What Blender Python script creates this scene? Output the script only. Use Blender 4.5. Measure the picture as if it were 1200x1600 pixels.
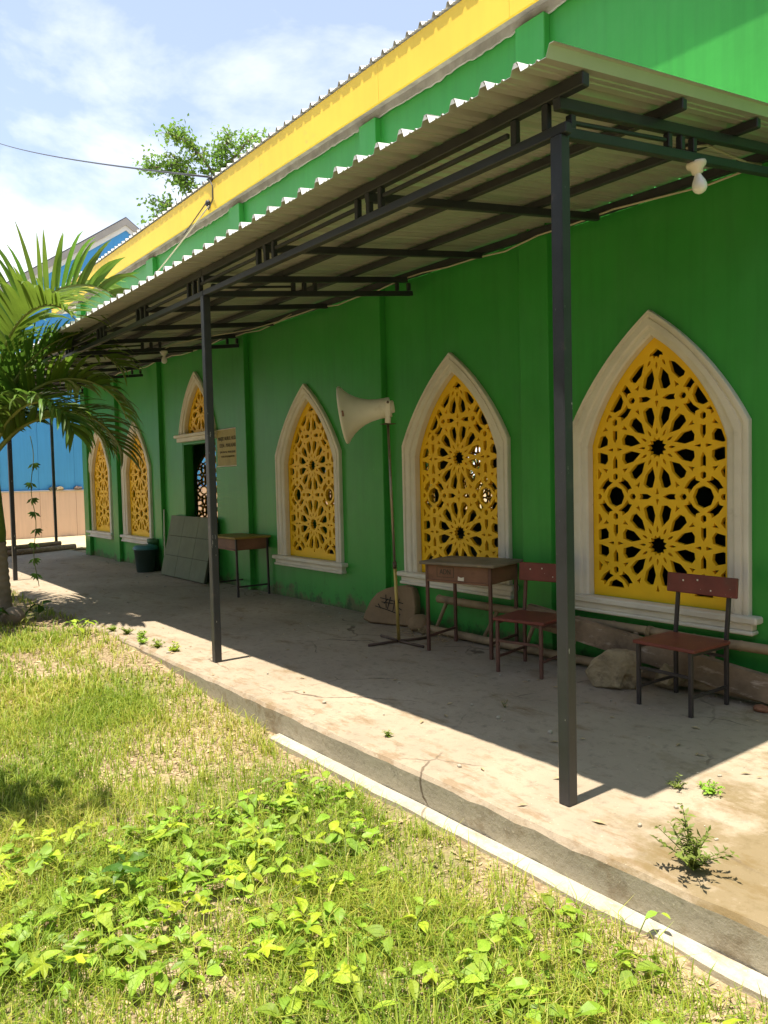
import bpy, bmesh, math, random
import numpy as np
from mathutils import Vector, Matrix, noise as mnoise
R = math.radians
scene = bpy.context.scene
for o in list(bpy.data.objects): bpy.data.objects.remove(o)
random.seed(7); rng = np.random.default_rng(11)

# ------------------------------------------------------------------ camera
cam = bpy.data.cameras.new('Camera'); camo = bpy.data.objects.new('Camera', cam)
scene.collection.objects.link(camo); scene.camera = camo
cam.sensor_fit = 'VERTICAL'; cam.sensor_height = 36.0; cam.lens = 1192.1 * 36 / 1600
cam.clip_start = 0.05; cam.clip_end = 2000
rx = Vector((0.6097, 0.7923, -0.0233)).normalized()
fw = Vector((-0.7924, 0.6085, -0.0441)).normalized()
up = rx.cross(fw).normalized(); rx = fw.cross(up).normalized()
camo.matrix_world = Matrix(((rx.x, up.x, -fw.x, 0), (rx.y, up.y, -fw.y, 0), (rx.z, up.z, -fw.z, 1.45), (0, 0, 0, 1)))

# ------------------------------------------------------------------ sky, sun, exposure
SUN_EL = R(79.8)
world = bpy.data.worlds.new('World'); scene.world = world; world.use_nodes = True
wn = world.node_tree; wn.nodes.clear()
def wnode(t, **k):
    n = wn.nodes.new(t)
    for a, b in k.items(): setattr(n, a, b)
    return n
w_out = wnode('ShaderNodeOutputWorld'); w_bg = wnode('ShaderNodeBackground'); w_bg.inputs[1].default_value = 0.12
w_sky = wnode('ShaderNodeTexSky', sky_type='NISHITA', sun_disc=False, sun_elevation=SUN_EL, sun_rotation=R(180),
              air_density=1.0, dust_density=0.7, ozone_density=1.0)
w_tc = wnode('ShaderNodeTexCoord'); w_map = wnode('ShaderNodeMapping'); w_map.inputs['Scale'].default_value = (1.0, 1.0, 2.6)
w_map.inputs['Location'].default_value = (0.37, 0.9, 0.15)
w_no = wnode('ShaderNodeTexNoise'); w_no.inputs['Scale'].default_value = 1.7; w_no.inputs['Detail'].default_value = 9; w_no.inputs['Roughness'].default_value = 0.58
w_no.inputs['Distortion'].default_value = 0.35
w_rp = wnode('ShaderNodeValToRGB'); w_rp.color_ramp.elements[0].position = 0.44; w_rp.color_ramp.elements[1].position = 0.64; w_rp.color_ramp.elements[0].color = (.22, .22, .22, 1)
w_mix = wnode('ShaderNodeMix', data_type='RGBA'); w_mix.inputs[7].default_value = (6.2, 6.25, 6.4, 1)
L = wn.links.new
L(w_tc.outputs['Generated'], w_map.inputs[0]); L(w_map.outputs[0], w_no.inputs['Vector']); 
w_sep = wnode('ShaderNodeSeparateXYZ'); L(w_tc.outputs['Generated'], w_sep.inputs[0])      # clouds bank up towards the horizon
w_el = wnode('ShaderNodeMapRange'); w_el.inputs['From Min'].default_value = .10; w_el.inputs['From Max'].default_value = .52; w_el.inputs['To Min'].default_value = .30; w_el.inputs['To Max'].default_value = -.13
L(w_sep.outputs[2], w_el.inputs['Value']); w_ad = wnode('ShaderNodeMath', operation='ADD'); L(w_no.outputs[0], w_ad.inputs[0]); L(w_el.outputs[0], w_ad.inputs[1]); L(w_ad.outputs[0], w_rp.inputs[0])
L(w_rp.outputs[0], w_mix.inputs[0]); L(w_sky.outputs[0], w_mix.inputs[6]); L(w_mix.outputs[2], w_bg.inputs[0]); L(w_bg.outputs[0], w_out.inputs[0])
sun = bpy.data.lights.new('Sun', 'SUN'); sun.energy = 5.0; sun.angle = R(0.53); sun.color = (1.0, 0.92, 0.77)
suno = bpy.data.objects.new('Sun', sun); scene.collection.objects.link(suno)
sdir = Vector((0.0, math.cos(SUN_EL), -math.sin(SUN_EL)))      # the light travels towards the wall and down
suno.rotation_euler = sdir.to_track_quat('-Z', 'Y').to_euler(); suno.location = (0, -4, 20)
vs = scene.view_settings; vs.view_transform = 'Standard'; vs.look = 'None'; vs.exposure = 1.02; vs.gamma = 1.0; vs.use_curve_mapping = False
scene.cycles.max_bounces = 7; scene.cycles.diffuse_bounces = 5; scene.cycles.glossy_bounces = 2; scene.cycles.transmission_bounces = 4; scene.cycles.transparent_max_bounces = 4

# ------------------------------------------------------------------ helpers
COL = scene.collection
def tag(o, label=None, cat=None, group=None, kind=None):
    if label: o['label'] = label
    if cat: o['category'] = cat
    if group: o['group'] = group
    if kind: o['kind'] = kind
    return o
def empty(name, loc=(0, 0, 0), rz=0.0, label=None, cat=None, group=None):
    o = bpy.data.objects.new(name, None); COL.objects.link(o); o.empty_display_size = .2
    o.location = loc; o.rotation_euler = (0, 0, rz)
    return tag(o, label, cat, group)
def link(name, me, mt, parent=None, smooth=False):
    o = bpy.data.objects.new(name, me); COL.objects.link(o)
    if mt is not None and not me.materials: me.materials.append(mt)
    if smooth:
        for p in me.polygons: p.use_smooth = True
    if parent is not None: o.parent = parent
    return o
class MB:
    """collects vertices and faces of one mesh"""
    def __init__(s): s.v = []; s.f = []
    def add(s, vs, fs):
        n = len(s.v); s.v += [tuple(v) for v in vs]; s.f += [tuple(i + n for i in f) for f in fs]; return s
    def box(s, c, d, b=0.0, rot=None):
        hx, hy, hz = d[0] / 2, d[1] / 2, d[2] / 2
        b = min(b, hx * .9, hy * .9, hz * .9)
        c = Vector(c)
        if b <= 0:
            vs = [(x * hx, y * hy, z * hz) for x in (-1, 1) for y in (-1, 1) for z in (-1, 1)]
            fs = [(0, 1, 3, 2), (4, 6, 7, 5), (0, 4, 5, 1), (2, 3, 7, 6), (0, 2, 6, 4), (1, 5, 7, 3)]
        else:
            vs = []; idx = {}
            for x in (-1, 1):
                for y in (-1, 1):
                    for z in (-1, 1):
                        for a in range(3):
                            p = [x * (hx - b), y * (hy - b), z * (hz - b)]
                            p[a] = (x * hx, y * hy, z * hz)[a]
                            idx[(x, y, z, a)] = len(vs); vs.append(tuple(p))
            fs = []
            for a in range(3):
                for sg in (-1, 1):
                    k = []
                    for u, w in ((-1, -1), (1, -1), (1, 1), (-1, 1)):
                        q = [0, 0, 0]; q[a] = sg; q[(a + 1) % 3] = u; q[(a + 2) % 3] = w
                        k.append(idx[(q[0], q[1], q[2], a)])
                    fs.append(tuple(k if sg > 0 else k[::-1]))
            for a in range(3):
                bb, cc = (a + 1) % 3, (a + 2) % 3
                for u in (-1, 1):
                    for w in (-1, 1):
                        q0 = [0, 0, 0]; q1 = [0, 0, 0]; q0[a] = -1; q1[a] = 1
                        for q in (q0, q1): q[bb] = u; q[cc] = w
                        fs.append((idx[(*q0, bb)], idx[(*q1, bb)], idx[(*q1, cc)], idx[(*q0, cc)]))
            for x in (-1, 1):
                for y in (-1, 1):
                    for z in (-1, 1):
                        fs.append(tuple(idx[(x, y, z, a)] for a in range(3)))
        m = rot if rot is not None else Matrix.Identity(3)
        return s.add([m @ Vector(v) + c for v in vs], fs)
    def bar(s, p0, p1, w, h, b=0.003, upv=(0, 0, 1)):
        p0 = Vector(p0); p1 = Vector(p1); d = p1 - p0; ln = d.length; x = d.normalized(); u = Vector(upv)
        if abs(x.dot(u)) > .98: u = Vector((0, 1, 0))
        y = u.cross(x).normalized(); z = x.cross(y)
        return s.box((p0 + p1) / 2, (ln, w, h), b, Matrix((x, y, z)).transposed())
    def tube(s, pts, r, n=8, cap=True, closed=False):
        pts = [Vector(p) for p in pts]; k = len(pts)
        rr = r if isinstance(r, (list, tuple)) else [r] * k
        base = len(s.v); prev = None
        for i, p in enumerate(pts):
            t = (pts[min(i + 1, k - 1)] - pts[max(i - 1, 0)]).normalized()
            if prev is None:
                a = Vector((0, 0, 1)) if abs(t.z) < .9 else Vector((1, 0, 0))
                u = t.cross(a).normalized()
            else:
                u = (prev - t * prev.dot(t)); u = u.normalized() if u.length > 1e-6 else t.orthogonal().normalized()
            prev = u; w = t.cross(u)
            for j in range(n):
                an = 2 * math.pi * j / n
                s.v.append(tuple(p + (u * math.cos(an) + w * math.sin(an)) * rr[i]))
        for i in range(k - 1):
            for j in range(n):
                s.f.append((base + i * n + j, base + i * n + (j + 1) % n, base + (i + 1) * n + (j + 1) % n, base + (i + 1) * n + j))
        if cap:
            s.f.append(tuple(base + j for j in range(n))[::-1]); s.f.append(tuple(base + (k - 1) * n + j for j in range(n)))
        return s
    def lathe(s, prof, n=24, origin=(0, 0, 0), axis=None):
        """prof: list of (r, h) turned about +Z (or the given axis)"""
        m = Matrix.Identity(3)
        if axis is not None: m = Vector(axis).normalized().to_track_quat('Z', 'Y').to_matrix()
        o = Vector(origin); base = len(s.v)
        for r, h in prof:
            for j in range(n):
                a = 2 * math.pi * j / n
                s.v.append(tuple(o + m @ Vector((r * math.cos(a), r * math.sin(a), h))))
        for i in range(len(prof) - 1):
            for j in range(n):
                s.f.append((base + i * n + j, base + i * n + (j + 1) % n, base + (i + 1) * n + (j + 1) % n, base + (i + 1) * n + j))
        return s
    def mesh(s, name='mesh', off=(0, 0, 0)):
        me = bpy.data.meshes.new(name); o = Vector(off)
        me.from_pydata([tuple(Vector(v) - o) for v in s.v] if o.length > 0 else s.v, [], s.f); me.update(); return me
    def build(s, name, mt, parent=None, smooth=False, off=(0, 0, 0)):
        return link(name, s.mesh(name, off), mt, parent, smooth)
def clean_normals(o):
    bm = bmesh.new(); bm.from_mesh(o.data); bmesh.ops.recalc_face_normals(bm, faces=bm.faces); bm.to_mesh(o.data); bm.free(); return o
def fill2d(name, outer, holes, depth):
    """flat plate with holes: outline in (x, z), thickness along y from 0 to depth"""
    cu = bpy.data.curves.new(name, 'CURVE'); cu.dimensions = '2D'; cu.fill_mode = 'BOTH'; cu.extrude = depth / 2
    for poly in [outer] + holes:
        sp = cu.splines.new('POLY'); sp.points.add(len(poly) - 1); sp.use_cyclic_u = True
        for i, (x, z) in enumerate(poly): sp.points[i].co = (x, z, 0, 1)
    tmp = bpy.data.objects.new('tmp', cu); COL.objects.link(tmp)
    dg = bpy.context.evaluated_depsgraph_get(); me = bpy.data.meshes.new_from_object(tmp.evaluated_get(dg))
    bpy.data.objects.remove(tmp); bpy.data.curves.remove(cu)
    for v in me.vertices:
        x, y, z = v.co; v.co = (x, z + depth / 2, y)
    me.flip_normals(); me.name = name; me.materials.clear()
    for p in me.polygons: p.use_smooth = False
    return me
def text_mesh(body, size, parent, mt, mat4, name='lettering', width=None):
    cu = bpy.data.curves.new(name, 'FONT'); cu.body = body; cu.size = size; cu.align_x = 'CENTER'; cu.align_y = 'CENTER'; cu.extrude = 0.0008
    tmp = bpy.data.objects.new('tmp', cu); COL.objects.link(tmp)
    dg = bpy.context.evaluated_depsgraph_get(); me = bpy.data.meshes.new_from_object(tmp.evaluated_get(dg))
    bpy.data.objects.remove(tmp); bpy.data.curves.remove(cu); me.materials.clear()
    if width:
        xs = [v.co.x for v in me.vertices]; k = width / (max(xs) - min(xs))
        for v in me.vertices: v.co.x *= k
    me.transform(mat4); return link(name, me, mt, parent)
def smooth(a, b, x):
    t = min(1, max(0, (x - a) / (b - a))); return t * t * (3 - 2 * t)

# ------------------------------------------------------------------ materials
def new_mat(name):
    m = bpy.data.materials.new(name); m.use_nodes = True; nt = m.node_tree; nt.nodes.clear()
    out = nt.nodes.new('ShaderNodeOutputMaterial'); bs = nt.nodes.new('ShaderNodeBsdfPrincipled')
    nt.links.new(bs.outputs[0], out.inputs[0]); return m, nt, bs, out
def nd(nt, t, **k):
    n = nt.nodes.new(t)
    for a, b in k.items():
        if a.startswith('i_'): n.inputs[a[2:].replace('_', ' ')].default_value = b
        else: setattr(n, a, b)
    return n
def c4(c, k=1.0): return (min(c[0] * k, 1), min(c[1] * k, 1), min(c[2] * k, 1), 1)
def mixc(nt, fac, a, b, mode='MIX'):
    m = nd(nt, 'ShaderNodeMix', data_type='RGBA', blend_type=mode)
    for i, s in ((0, fac), (6, a), (7, b)):
        if hasattr(s, 'is_output') or hasattr(s, 'links'): nt.links.new(s, m.inputs[i])
        else: m.inputs[i].default_value = s
    return m.outputs[2]
def noise_fac(nt, vec, scale, lo, hi, detail=6, rough=.6, dist=0.0):
    n = nd(nt, 'ShaderNodeTexNoise'); n.inputs['Scale'].default_value = scale; n.inputs['Detail'].default_value = detail
    n.inputs['Roughness'].default_value = rough; n.inputs['Distortion'].default_value = dist
    nt.links.new(vec, n.inputs['Vector'])
    r = nd(nt, 'ShaderNodeMapRange'); r.inputs['From Min'].default_value = lo; r.inputs['From Max'].default_value = hi
    nt.links.new(n.outputs[0], r.inputs['Value']); return r.outputs[0]
def stretch(nt, vec, sc, loc=(0, 0, 0)):
    m = nd(nt, 'ShaderNodeMapping'); m.inputs['Scale'].default_value = sc; m.inputs['Location'].default_value = loc
    nt.links.new(vec, m.inputs[0]); return m.outputs[0]
def mat(name, base, rough=.75, var=.22, scale=3.0, bump=.15, bscale=60, spots=(), streak=0.0, metallic=0.0, transl=0.0, rand=0.0, hue=0.0, spec=.4, bdist=.004):
    """spots: list of (colour, noise scale, low, high, stretch)"""
    m, nt, bs, out = new_mat(name)
    tc = nd(nt, 'ShaderNodeTexCoord'); vec = tc.outputs['Object']
    f = noise_fac(nt, vec, scale, .3, .7)
    col = mixc(nt, f, c4(base, 1 - var), c4(base, 1 + var))
    if streak:
        sf = noise_fac(nt, stretch(nt, vec, (9, 9, .55)), 1.6, .45, .75)
        k = nd(nt, 'ShaderNodeMath', operation='MULTIPLY'); nt.links.new(sf, k.inputs[0]); k.inputs[1].default_value = streak
        col = mixc(nt, k.outputs[0], col, c4(base, .6))
    for sp in spots:
        v2 = stretch(nt, vec, sp[4]) if len(sp) > 4 else vec
        sf = noise_fac(nt, v2, sp[1], sp[2], sp[3], detail=8, rough=.65)
        col = mixc(nt, sf, col, c4(sp[0]))
    if rand or hue:
        oi = nd(nt, 'ShaderNodeObjectInfo'); h = nd(nt, 'ShaderNodeHueSaturation')
        r1 = nd(nt, 'ShaderNodeMapRange'); r1.inputs['To Min'].default_value = 1 - rand; r1.inputs['To Max'].default_value = 1 + rand
        nt.links.new(oi.outputs['Random'], r1.inputs['Value']); nt.links.new(r1.outputs[0], h.inputs['Value'])
        if hue:
            mu = nd(nt, 'ShaderNodeMath', operation='MULTIPLY'); mu.inputs[1].default_value = 7.31; nt.links.new(oi.outputs['Random'], mu.inputs[0])
            fr = nd(nt, 'ShaderNodeMath', operation='FRACT'); nt.links.new(mu.outputs[0], fr.inputs[0])
            r2 = nd(nt, 'ShaderNodeMapRange'); r2.inputs['To Min'].default_value = .5 - hue; r2.inputs['To Max'].default_value = .5 + hue * .12
            nt.links.new(fr.outputs[0], r2.inputs['Value']); nt.links.new(r2.outputs[0], h.inputs['Hue'])
        nt.links.new(col, h.inputs['Color']); col = h.outputs[0]
    nt.links.new(col, bs.inputs['Base Color']); bs.inputs['Roughness'].default_value = rough; bs.inputs['Metallic'].default_value = metallic
    bs.inputs['Specular IOR Level'].default_value = spec
    if bump:
        n = nd(nt, 'ShaderNodeTexNoise'); n.inputs['Scale'].default_value = bscale; n.inputs['Detail'].default_value = 5; nt.links.new(vec, n.inputs['Vector'])
        bp = nd(nt, 'ShaderNodeBump'); bp.inputs['Strength'].default_value = bump; bp.inputs['Distance'].default_value = bdist
        nt.links.new(n.outputs[0], bp.inputs['Height']); nt.links.new(bp.outputs[0], bs.inputs['Normal'])
    if transl:
        t = nd(nt, 'ShaderNodeBsdfTranslucent'); nt.links.new(col, t.inputs[0])
        ms = nd(nt, 'ShaderNodeMixShader'); ms.inputs[0].default_value = transl
        nt.links.new(bs.outputs[0], ms.inputs[1]); nt.links.new(t.outputs[0], ms.inputs[2]); nt.links.new(ms.outputs[0], out.inputs[0])
    return m

M_green = mat('green_wall_paint', (.040, .315, .045), .42, .13, .9, .12, 25, streak=.35, spots=[((.30, .34, .25), 5.5, .735, .76), ((.055, .32, .055), .8, .5, .8)], bdist=.006)
def damp_wall(m):
    nt = m.node_tree; bs = [n for n in nt.nodes if n.type == 'BSDF_PRINCIPLED'][0]; src = bs.inputs['Base Color'].links[0].from_socket
    tc = nd(nt, 'ShaderNodeTexCoord'); sep = nd(nt, 'ShaderNodeSeparateXYZ'); nt.links.new(tc.outputs['Object'], sep.inputs[0])
    for z0, z1, amp, sc, lo, hi, c, k in ((.0, .30, .24, 4.0, .60, .72, (.13, .10, .055, 1), .8), (.0, .55, .20, 9.0, .66, .76, (.02, .075, .02, 1), .7)):
        g = nd(nt, 'ShaderNodeMapRange'); g.inputs['From Min'].default_value = z0; g.inputs['From Max'].default_value = z1; g.inputs['To Min'].default_value = amp; g.inputs['To Max'].default_value = -.1; nt.links.new(sep.outputs[2], g.inputs['Value'])
        n = nd(nt, 'ShaderNodeTexNoise'); n.inputs['Scale'].default_value = sc; n.inputs['Detail'].default_value = 9; n.inputs['Roughness'].default_value = .68; nt.links.new(tc.outputs['Object'], n.inputs['Vector'])
        a = nd(nt, 'ShaderNodeMath', operation='ADD'); nt.links.new(g.outputs[0], a.inputs[0]); nt.links.new(n.outputs[0], a.inputs[1])
        r = nd(nt, 'ShaderNodeMapRange'); r.inputs['From Min'].default_value = lo; r.inputs['From Max'].default_value = hi; r.inputs['To Max'].default_value = k; nt.links.new(a.outputs[0], r.inputs['Value'])
        src = mixc(nt, r.outputs[0], src, c)
    f = noise_fac(nt, stretch(nt, tc.outputs['Object'], (1, 1, .35)), 2.2, .50, .72, 8, .65); k2 = nd(nt, 'ShaderNodeMath', operation='MULTIPLY'); k2.inputs[1].default_value = .35; nt.links.new(f, k2.inputs[0])
    src = mixc(nt, k2.outputs[0], src, (.075, .33, .085, 1))
    nt.links.new(src, bs.inputs['Base Color'])
damp_wall(M_green)
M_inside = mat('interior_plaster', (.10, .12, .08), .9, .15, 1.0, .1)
M_cream = mat('cream_window_paint', (.72, .68, .58), .6, .10, 3.0, .12, 40, spots=[((.36, .32, .24), 2.2, .60, .80), ((.20, .17, .12), 7.0, .68, .78, (1, 1, 3))])
M_lattice = mat('yellow_lattice_paint', (.94, .56, .010), .5, .07, 3.0, .1, 50, spots=[((.60, .33, .03), 5, .64, .80), ((.40, .28, .10), 13, .72, .82)])
M_fascia = mat('yellow_fascia_paint', (.86, .58, .055), .55, .06, 1.2, .06, 30, streak=.12, spots=[((.62, .40, .10), 3.5, .66, .8)])
M_rawcement = mat('raw_cement', (.30, .28, .24), .9, .3, 6, .6, 30)
M_sheettop = mat('galvanised_bounce_top', (.78, .78, .76), .45, .08, 2, .05, 20)  # sheet top made paler than its underside, to bounce light on to the wall
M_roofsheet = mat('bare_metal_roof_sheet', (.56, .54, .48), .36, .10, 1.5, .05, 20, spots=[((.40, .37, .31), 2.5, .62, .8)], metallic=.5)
M_suntip = mat('pale_sunlit_tip', (.50, .50, .48), .4, .06, 9, .0)
M_black = mat('charcoal_painted_steel', (.026, .028, .033), .42, .25, 6, .12, 60,
              spots=[((.10, .075, .06), 6, .60, .78), ((.40, .39, .37), 34, .655, .68, (1, 1, .25))], spec=.5)
M_blackclean = mat('charcoal_truss_paint', (.022, .025, .031), .45, .25, 5, .1, 60, spots=[((.09, .08, .07), 9, .66, .78)], spec=.5)
M_maroon = mat('maroon_chair_paint', (.165, .040, .030), .5, .25, 5, .15, 60, spots=[((.42, .34, .25), 38, .67, .70), ((.10, .055, .04), 4, .55, .75)])
M_brownsteel = mat('brown_painted_steel', (.12, .055, .04), .5, .3, 8, .15, 80, spots=[((.36, .32, .28), 18, .68, .72, (1, 1, .4))])
M_darksteel = mat('dark_chair_steel', (.040, .032, .030), .5, .3, 8, .15, 80, spots=[((.30, .26, .22), 20, .70, .74)])
M_deskwood = mat('brown_desk_wood', (.20, .095, .055), .6, .25, 4, .2, 50, spots=[((.10, .05, .03), 6, .58, .76)])
M_desktop = mat('worn_grey_desk_top', (.23, .185, .13), .7, .25, 6, .25, 50, spots=[((.40, .30, .16), 9, .64, .74)])
M_desktop_y = mat('olive_yellow_desk_top', (.30, .21, .045), .6, .2, 5, .1, 50)
M_wood = mat('weathered_plank', (.22, .155, .095), .85, .35, 5, .5, 30, spots=[((.42, .34, .26), 11, .58, .70, (.5, 2, 2)), ((.07, .045, .03), 3, .6, .75)], bdist=.008)
M_bamboo = mat('dry_bamboo', (.30, .22, .13), .7, .3, 5, .3, 40, spots=[((.13, .09, .06), 4, .55, .75)])
M_rope = mat('natural_rope', (.30, .22, .12), .9, .2, 40, .4, 120)
M_rock = mat('tan_limestone', (.31, .245, .145), .9, .3, 7, 1.0, 30, spots=[((.12, .09, .06), 9, .52, .70), ((.48, .41, .27), 3, .58, .8)], bdist=.012)
M_rockb = mat('brown_sandstone', (.27, .185, .105), .9, .2, 4, .5, 30, spots=[((.15, .10, .06), 6, .6, .8)], bdist=.006)
M_ink = mat('black_ink', (.02, .018, .016), .7, .1, 5, 0)
M_speaker = mat('aged_cream_plastic', (.70, .67, .57), .45, .07, 3, .05, 60, spots=[((.42, .36, .25), 3, .6, .8)])
M_chrome = mat('dull_steel_tube', (.30, .26, .20), .4, .2, 8, .1, 60, metallic=.7)
M_brass = mat('yellowed_steel_tube', (.48, .37, .11), .4, .2, 8, .1, 60, metallic=.5)
M_rust = mat('rusty_dark_steel', (.10, .065, .048), .65, .3, 10, .3, 70)
M_white = mat('white_bakelite', (.70, .66, .58), .4, .05, 5, 0)
M_bulb = mat('frosted_bulb', (.80, .80, .78), .15, .03, 5, 0, spec=.6)
M_cable = mat('cream_cable', (.52, .47, .34), .5, .1, 8, 0)
M_blackcable = mat('black_cable', (.03, .03, .035), .5, .1, 8, 0)
M_sign = mat('yellow_sign_board', (.40, .33, .10), .6, .2, 5, .05, 40, spots=[((.26, .21, .08), 5, .55, .75)])
M_board = mat('grey_green_panel_board', (.15, .17, .10), .75, .15, 3, .2, 50, spots=[((.20, .20, .14), 4, .6, .8)])
M_boardedge = mat('dark_board_edge', (.06, .062, .042), .8, .2, 3, .2)
M_bin = mat('dark_green_plastic', (.028, .055, .048), .45, .15, 4, .05)
M_binlid = mat('blue_green_plastic', (.045, .17, .19), .45, .15, 4, .05)
M_bucketgreen = mat('mid_green_plastic', (.06, .16, .07), .45, .15, 4, .05)
M_blue = mat('blue_wall_paint', (.065, .32, .68), .55, .07, .5, .1, 20, streak=.25)
M_pink = mat('salmon_wall_paint', (.66, .47, .37), .7, .07, .5, .1, 20, streak=.3, spots=[((.40, .27, .20), 1.2, .66, .8)])
M_greyroof = mat('grey_cement_trim', (.40, .37, .34), .8, .2, 1, .2, 10)
M_darkroof = mat('dark_roof_sheet', (.10, .10, .11), .6, .2, 1, .1, 10)
M_whitepaint = mat('white_trim_paint', (.72, .71, .68), .6, .08, 1, .1, 10)
M_trunk = mat('palm_trunk_bark', (.27, .215, .165), .9, .2, 5, .6, 25, spots=[((.14, .11, .085), 3, .55, .8)], bdist=.01)
M_crownshaft = mat('green_palm_crownshaft', (.13, .19, .035), .5, .15, 3, .1, 20, spots=[((.26, .22, .10), 2.5, .6, .8)])
M_leaflet = mat('palm_leaflet', (.105, .215, .026), .48, .25, 2, 0, transl=.38, rand=.35, hue=.035, spec=.4)
M_rachis = mat('palm_rachis', (.22, .25, .06), .5, .2, 3, 0)
M_treeleaf = mat('tree_leaf', (.19, .34, .05), .5, .40, .9, 0, transl=.45, spots=[((.42, .38, .05), .55, .58, .75)])
M_bark = mat('tree_bark', (.20, .16, .12), .9, .3, 4, .5, 12)
M_hedge = mat('far_hedge_leaf', (.055, .14, .025), .6, .5, 1.5, 0, transl=.3)
M_leaf = mat('creeper_leaf', (.24, .41, .035), .6, .3, 18, .12, 60, transl=.36, rand=.35, hue=.035)
M_leafy = mat('yellow_green_lobed_leaf', (.34, .47, .028), .55, .3, 16, .12, 60, transl=.36, rand=.22, hue=.02)
M_leafd = mat('deep_green_leaf', (.055, .135, .014), .45, .2, 12, .1, 60, transl=.3, rand=.25, hue=.015)
M_leafmix = mat('mixed_creeper_leaf', (.23, .38, .032), .5, .45, 7, .12, 60, transl=.36, spots=[((.34, .42, .03), 9, .56, .66)])
M_stem = mat('green_stem', (.16, .21, .05), .6, .2, 10, 0)
M_sprig = mat('olive_sprig_leaf', (.17, .22, .04), .55, .35, 12, 0, transl=.3)
M_debris = mat('dry_litter', (.40, .30, .17), .9, .35, 25, .1, 60)

def grass_mat():
    m, nt, bs, out = new_mat('grass_blades')
    at = nd(nt, 'ShaderNodeAttribute', attribute_name='tint')
    rp = nd(nt, 'ShaderNodeValToRGB'); e = rp.color_ramp.elements
    e[0].position = 0; e[0].color = (.16, .27, .028, 1); e[1].position = 1; e[1].color = (.62, .50, .23, 1)
    x = rp.color_ramp.elements.new(.45); x.color = (.31, .40, .042, 1); x = rp.color_ramp.elements.new(.78); x.color = (.48, .46, .08, 1)
    nt.links.new(at.outputs['Fac'], rp.inputs[0]); nt.links.new(rp.outputs[0], bs.inputs['Base Color']); bs.inputs['Roughness'].default_value = .55
    bs.inputs['Specular IOR Level'].default_value = .3
    t = nd(nt, 'ShaderNodeBsdfTranslucent'); nt.links.new(rp.outputs[0], t.inputs[0]); ms = nd(nt, 'ShaderNodeMixShader'); ms.inputs[0].default_value = .38
    nt.links.new(bs.outputs[0], ms.inputs[1]); nt.links.new(t.outputs[0], ms.inputs[2]); nt.links.new(ms.outputs[0], out.inputs[0]); return m
M_grass = grass_mat()
def soil_mat():
    m, nt, bs, out = new_mat('dry_soil_and_litter')
    tc = nd(nt, 'ShaderNodeTexCoord'); vec = tc.outputs['Object']
    col = mixc(nt, noise_fac(nt, vec, 1.3, .35, .65), (.27, .20, .12, 1), (.43, .335, .21, 1))
    col = mixc(nt, noise_fac(nt, vec, 38, .45, .62, 8), col, (.17, .115, .065, 1))
    col = mixc(nt, noise_fac(nt, vec, 75, .60, .68, 4), col, (.60, .50, .35, 1))
    col = mixc(nt, noise_fac(nt, vec, .9, .50, .66), col, (.17, .18, .06, 1))
    nt.links.new(col, bs.inputs['Base Color']); bs.inputs['Roughness'].default_value = .95; bs.inputs['Specular IOR Level'].default_value = .15
    n = nd(nt, 'ShaderNodeTexNoise'); n.inputs['Scale'].default_value = 45; n.inputs['Detail'].default_value = 8; nt.links.new(vec, n.inputs['Vector'])
    bp = nd(nt, 'ShaderNodeBump'); bp.inputs['Strength'].default_value = .9; bp.inputs['Distance'].default_value = .02
    nt.links.new(n.outputs[0], bp.inputs['Height']); nt.links.new(bp.outputs[0], bs.inputs['Normal']); return m
M_soil = soil_mat()
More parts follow.
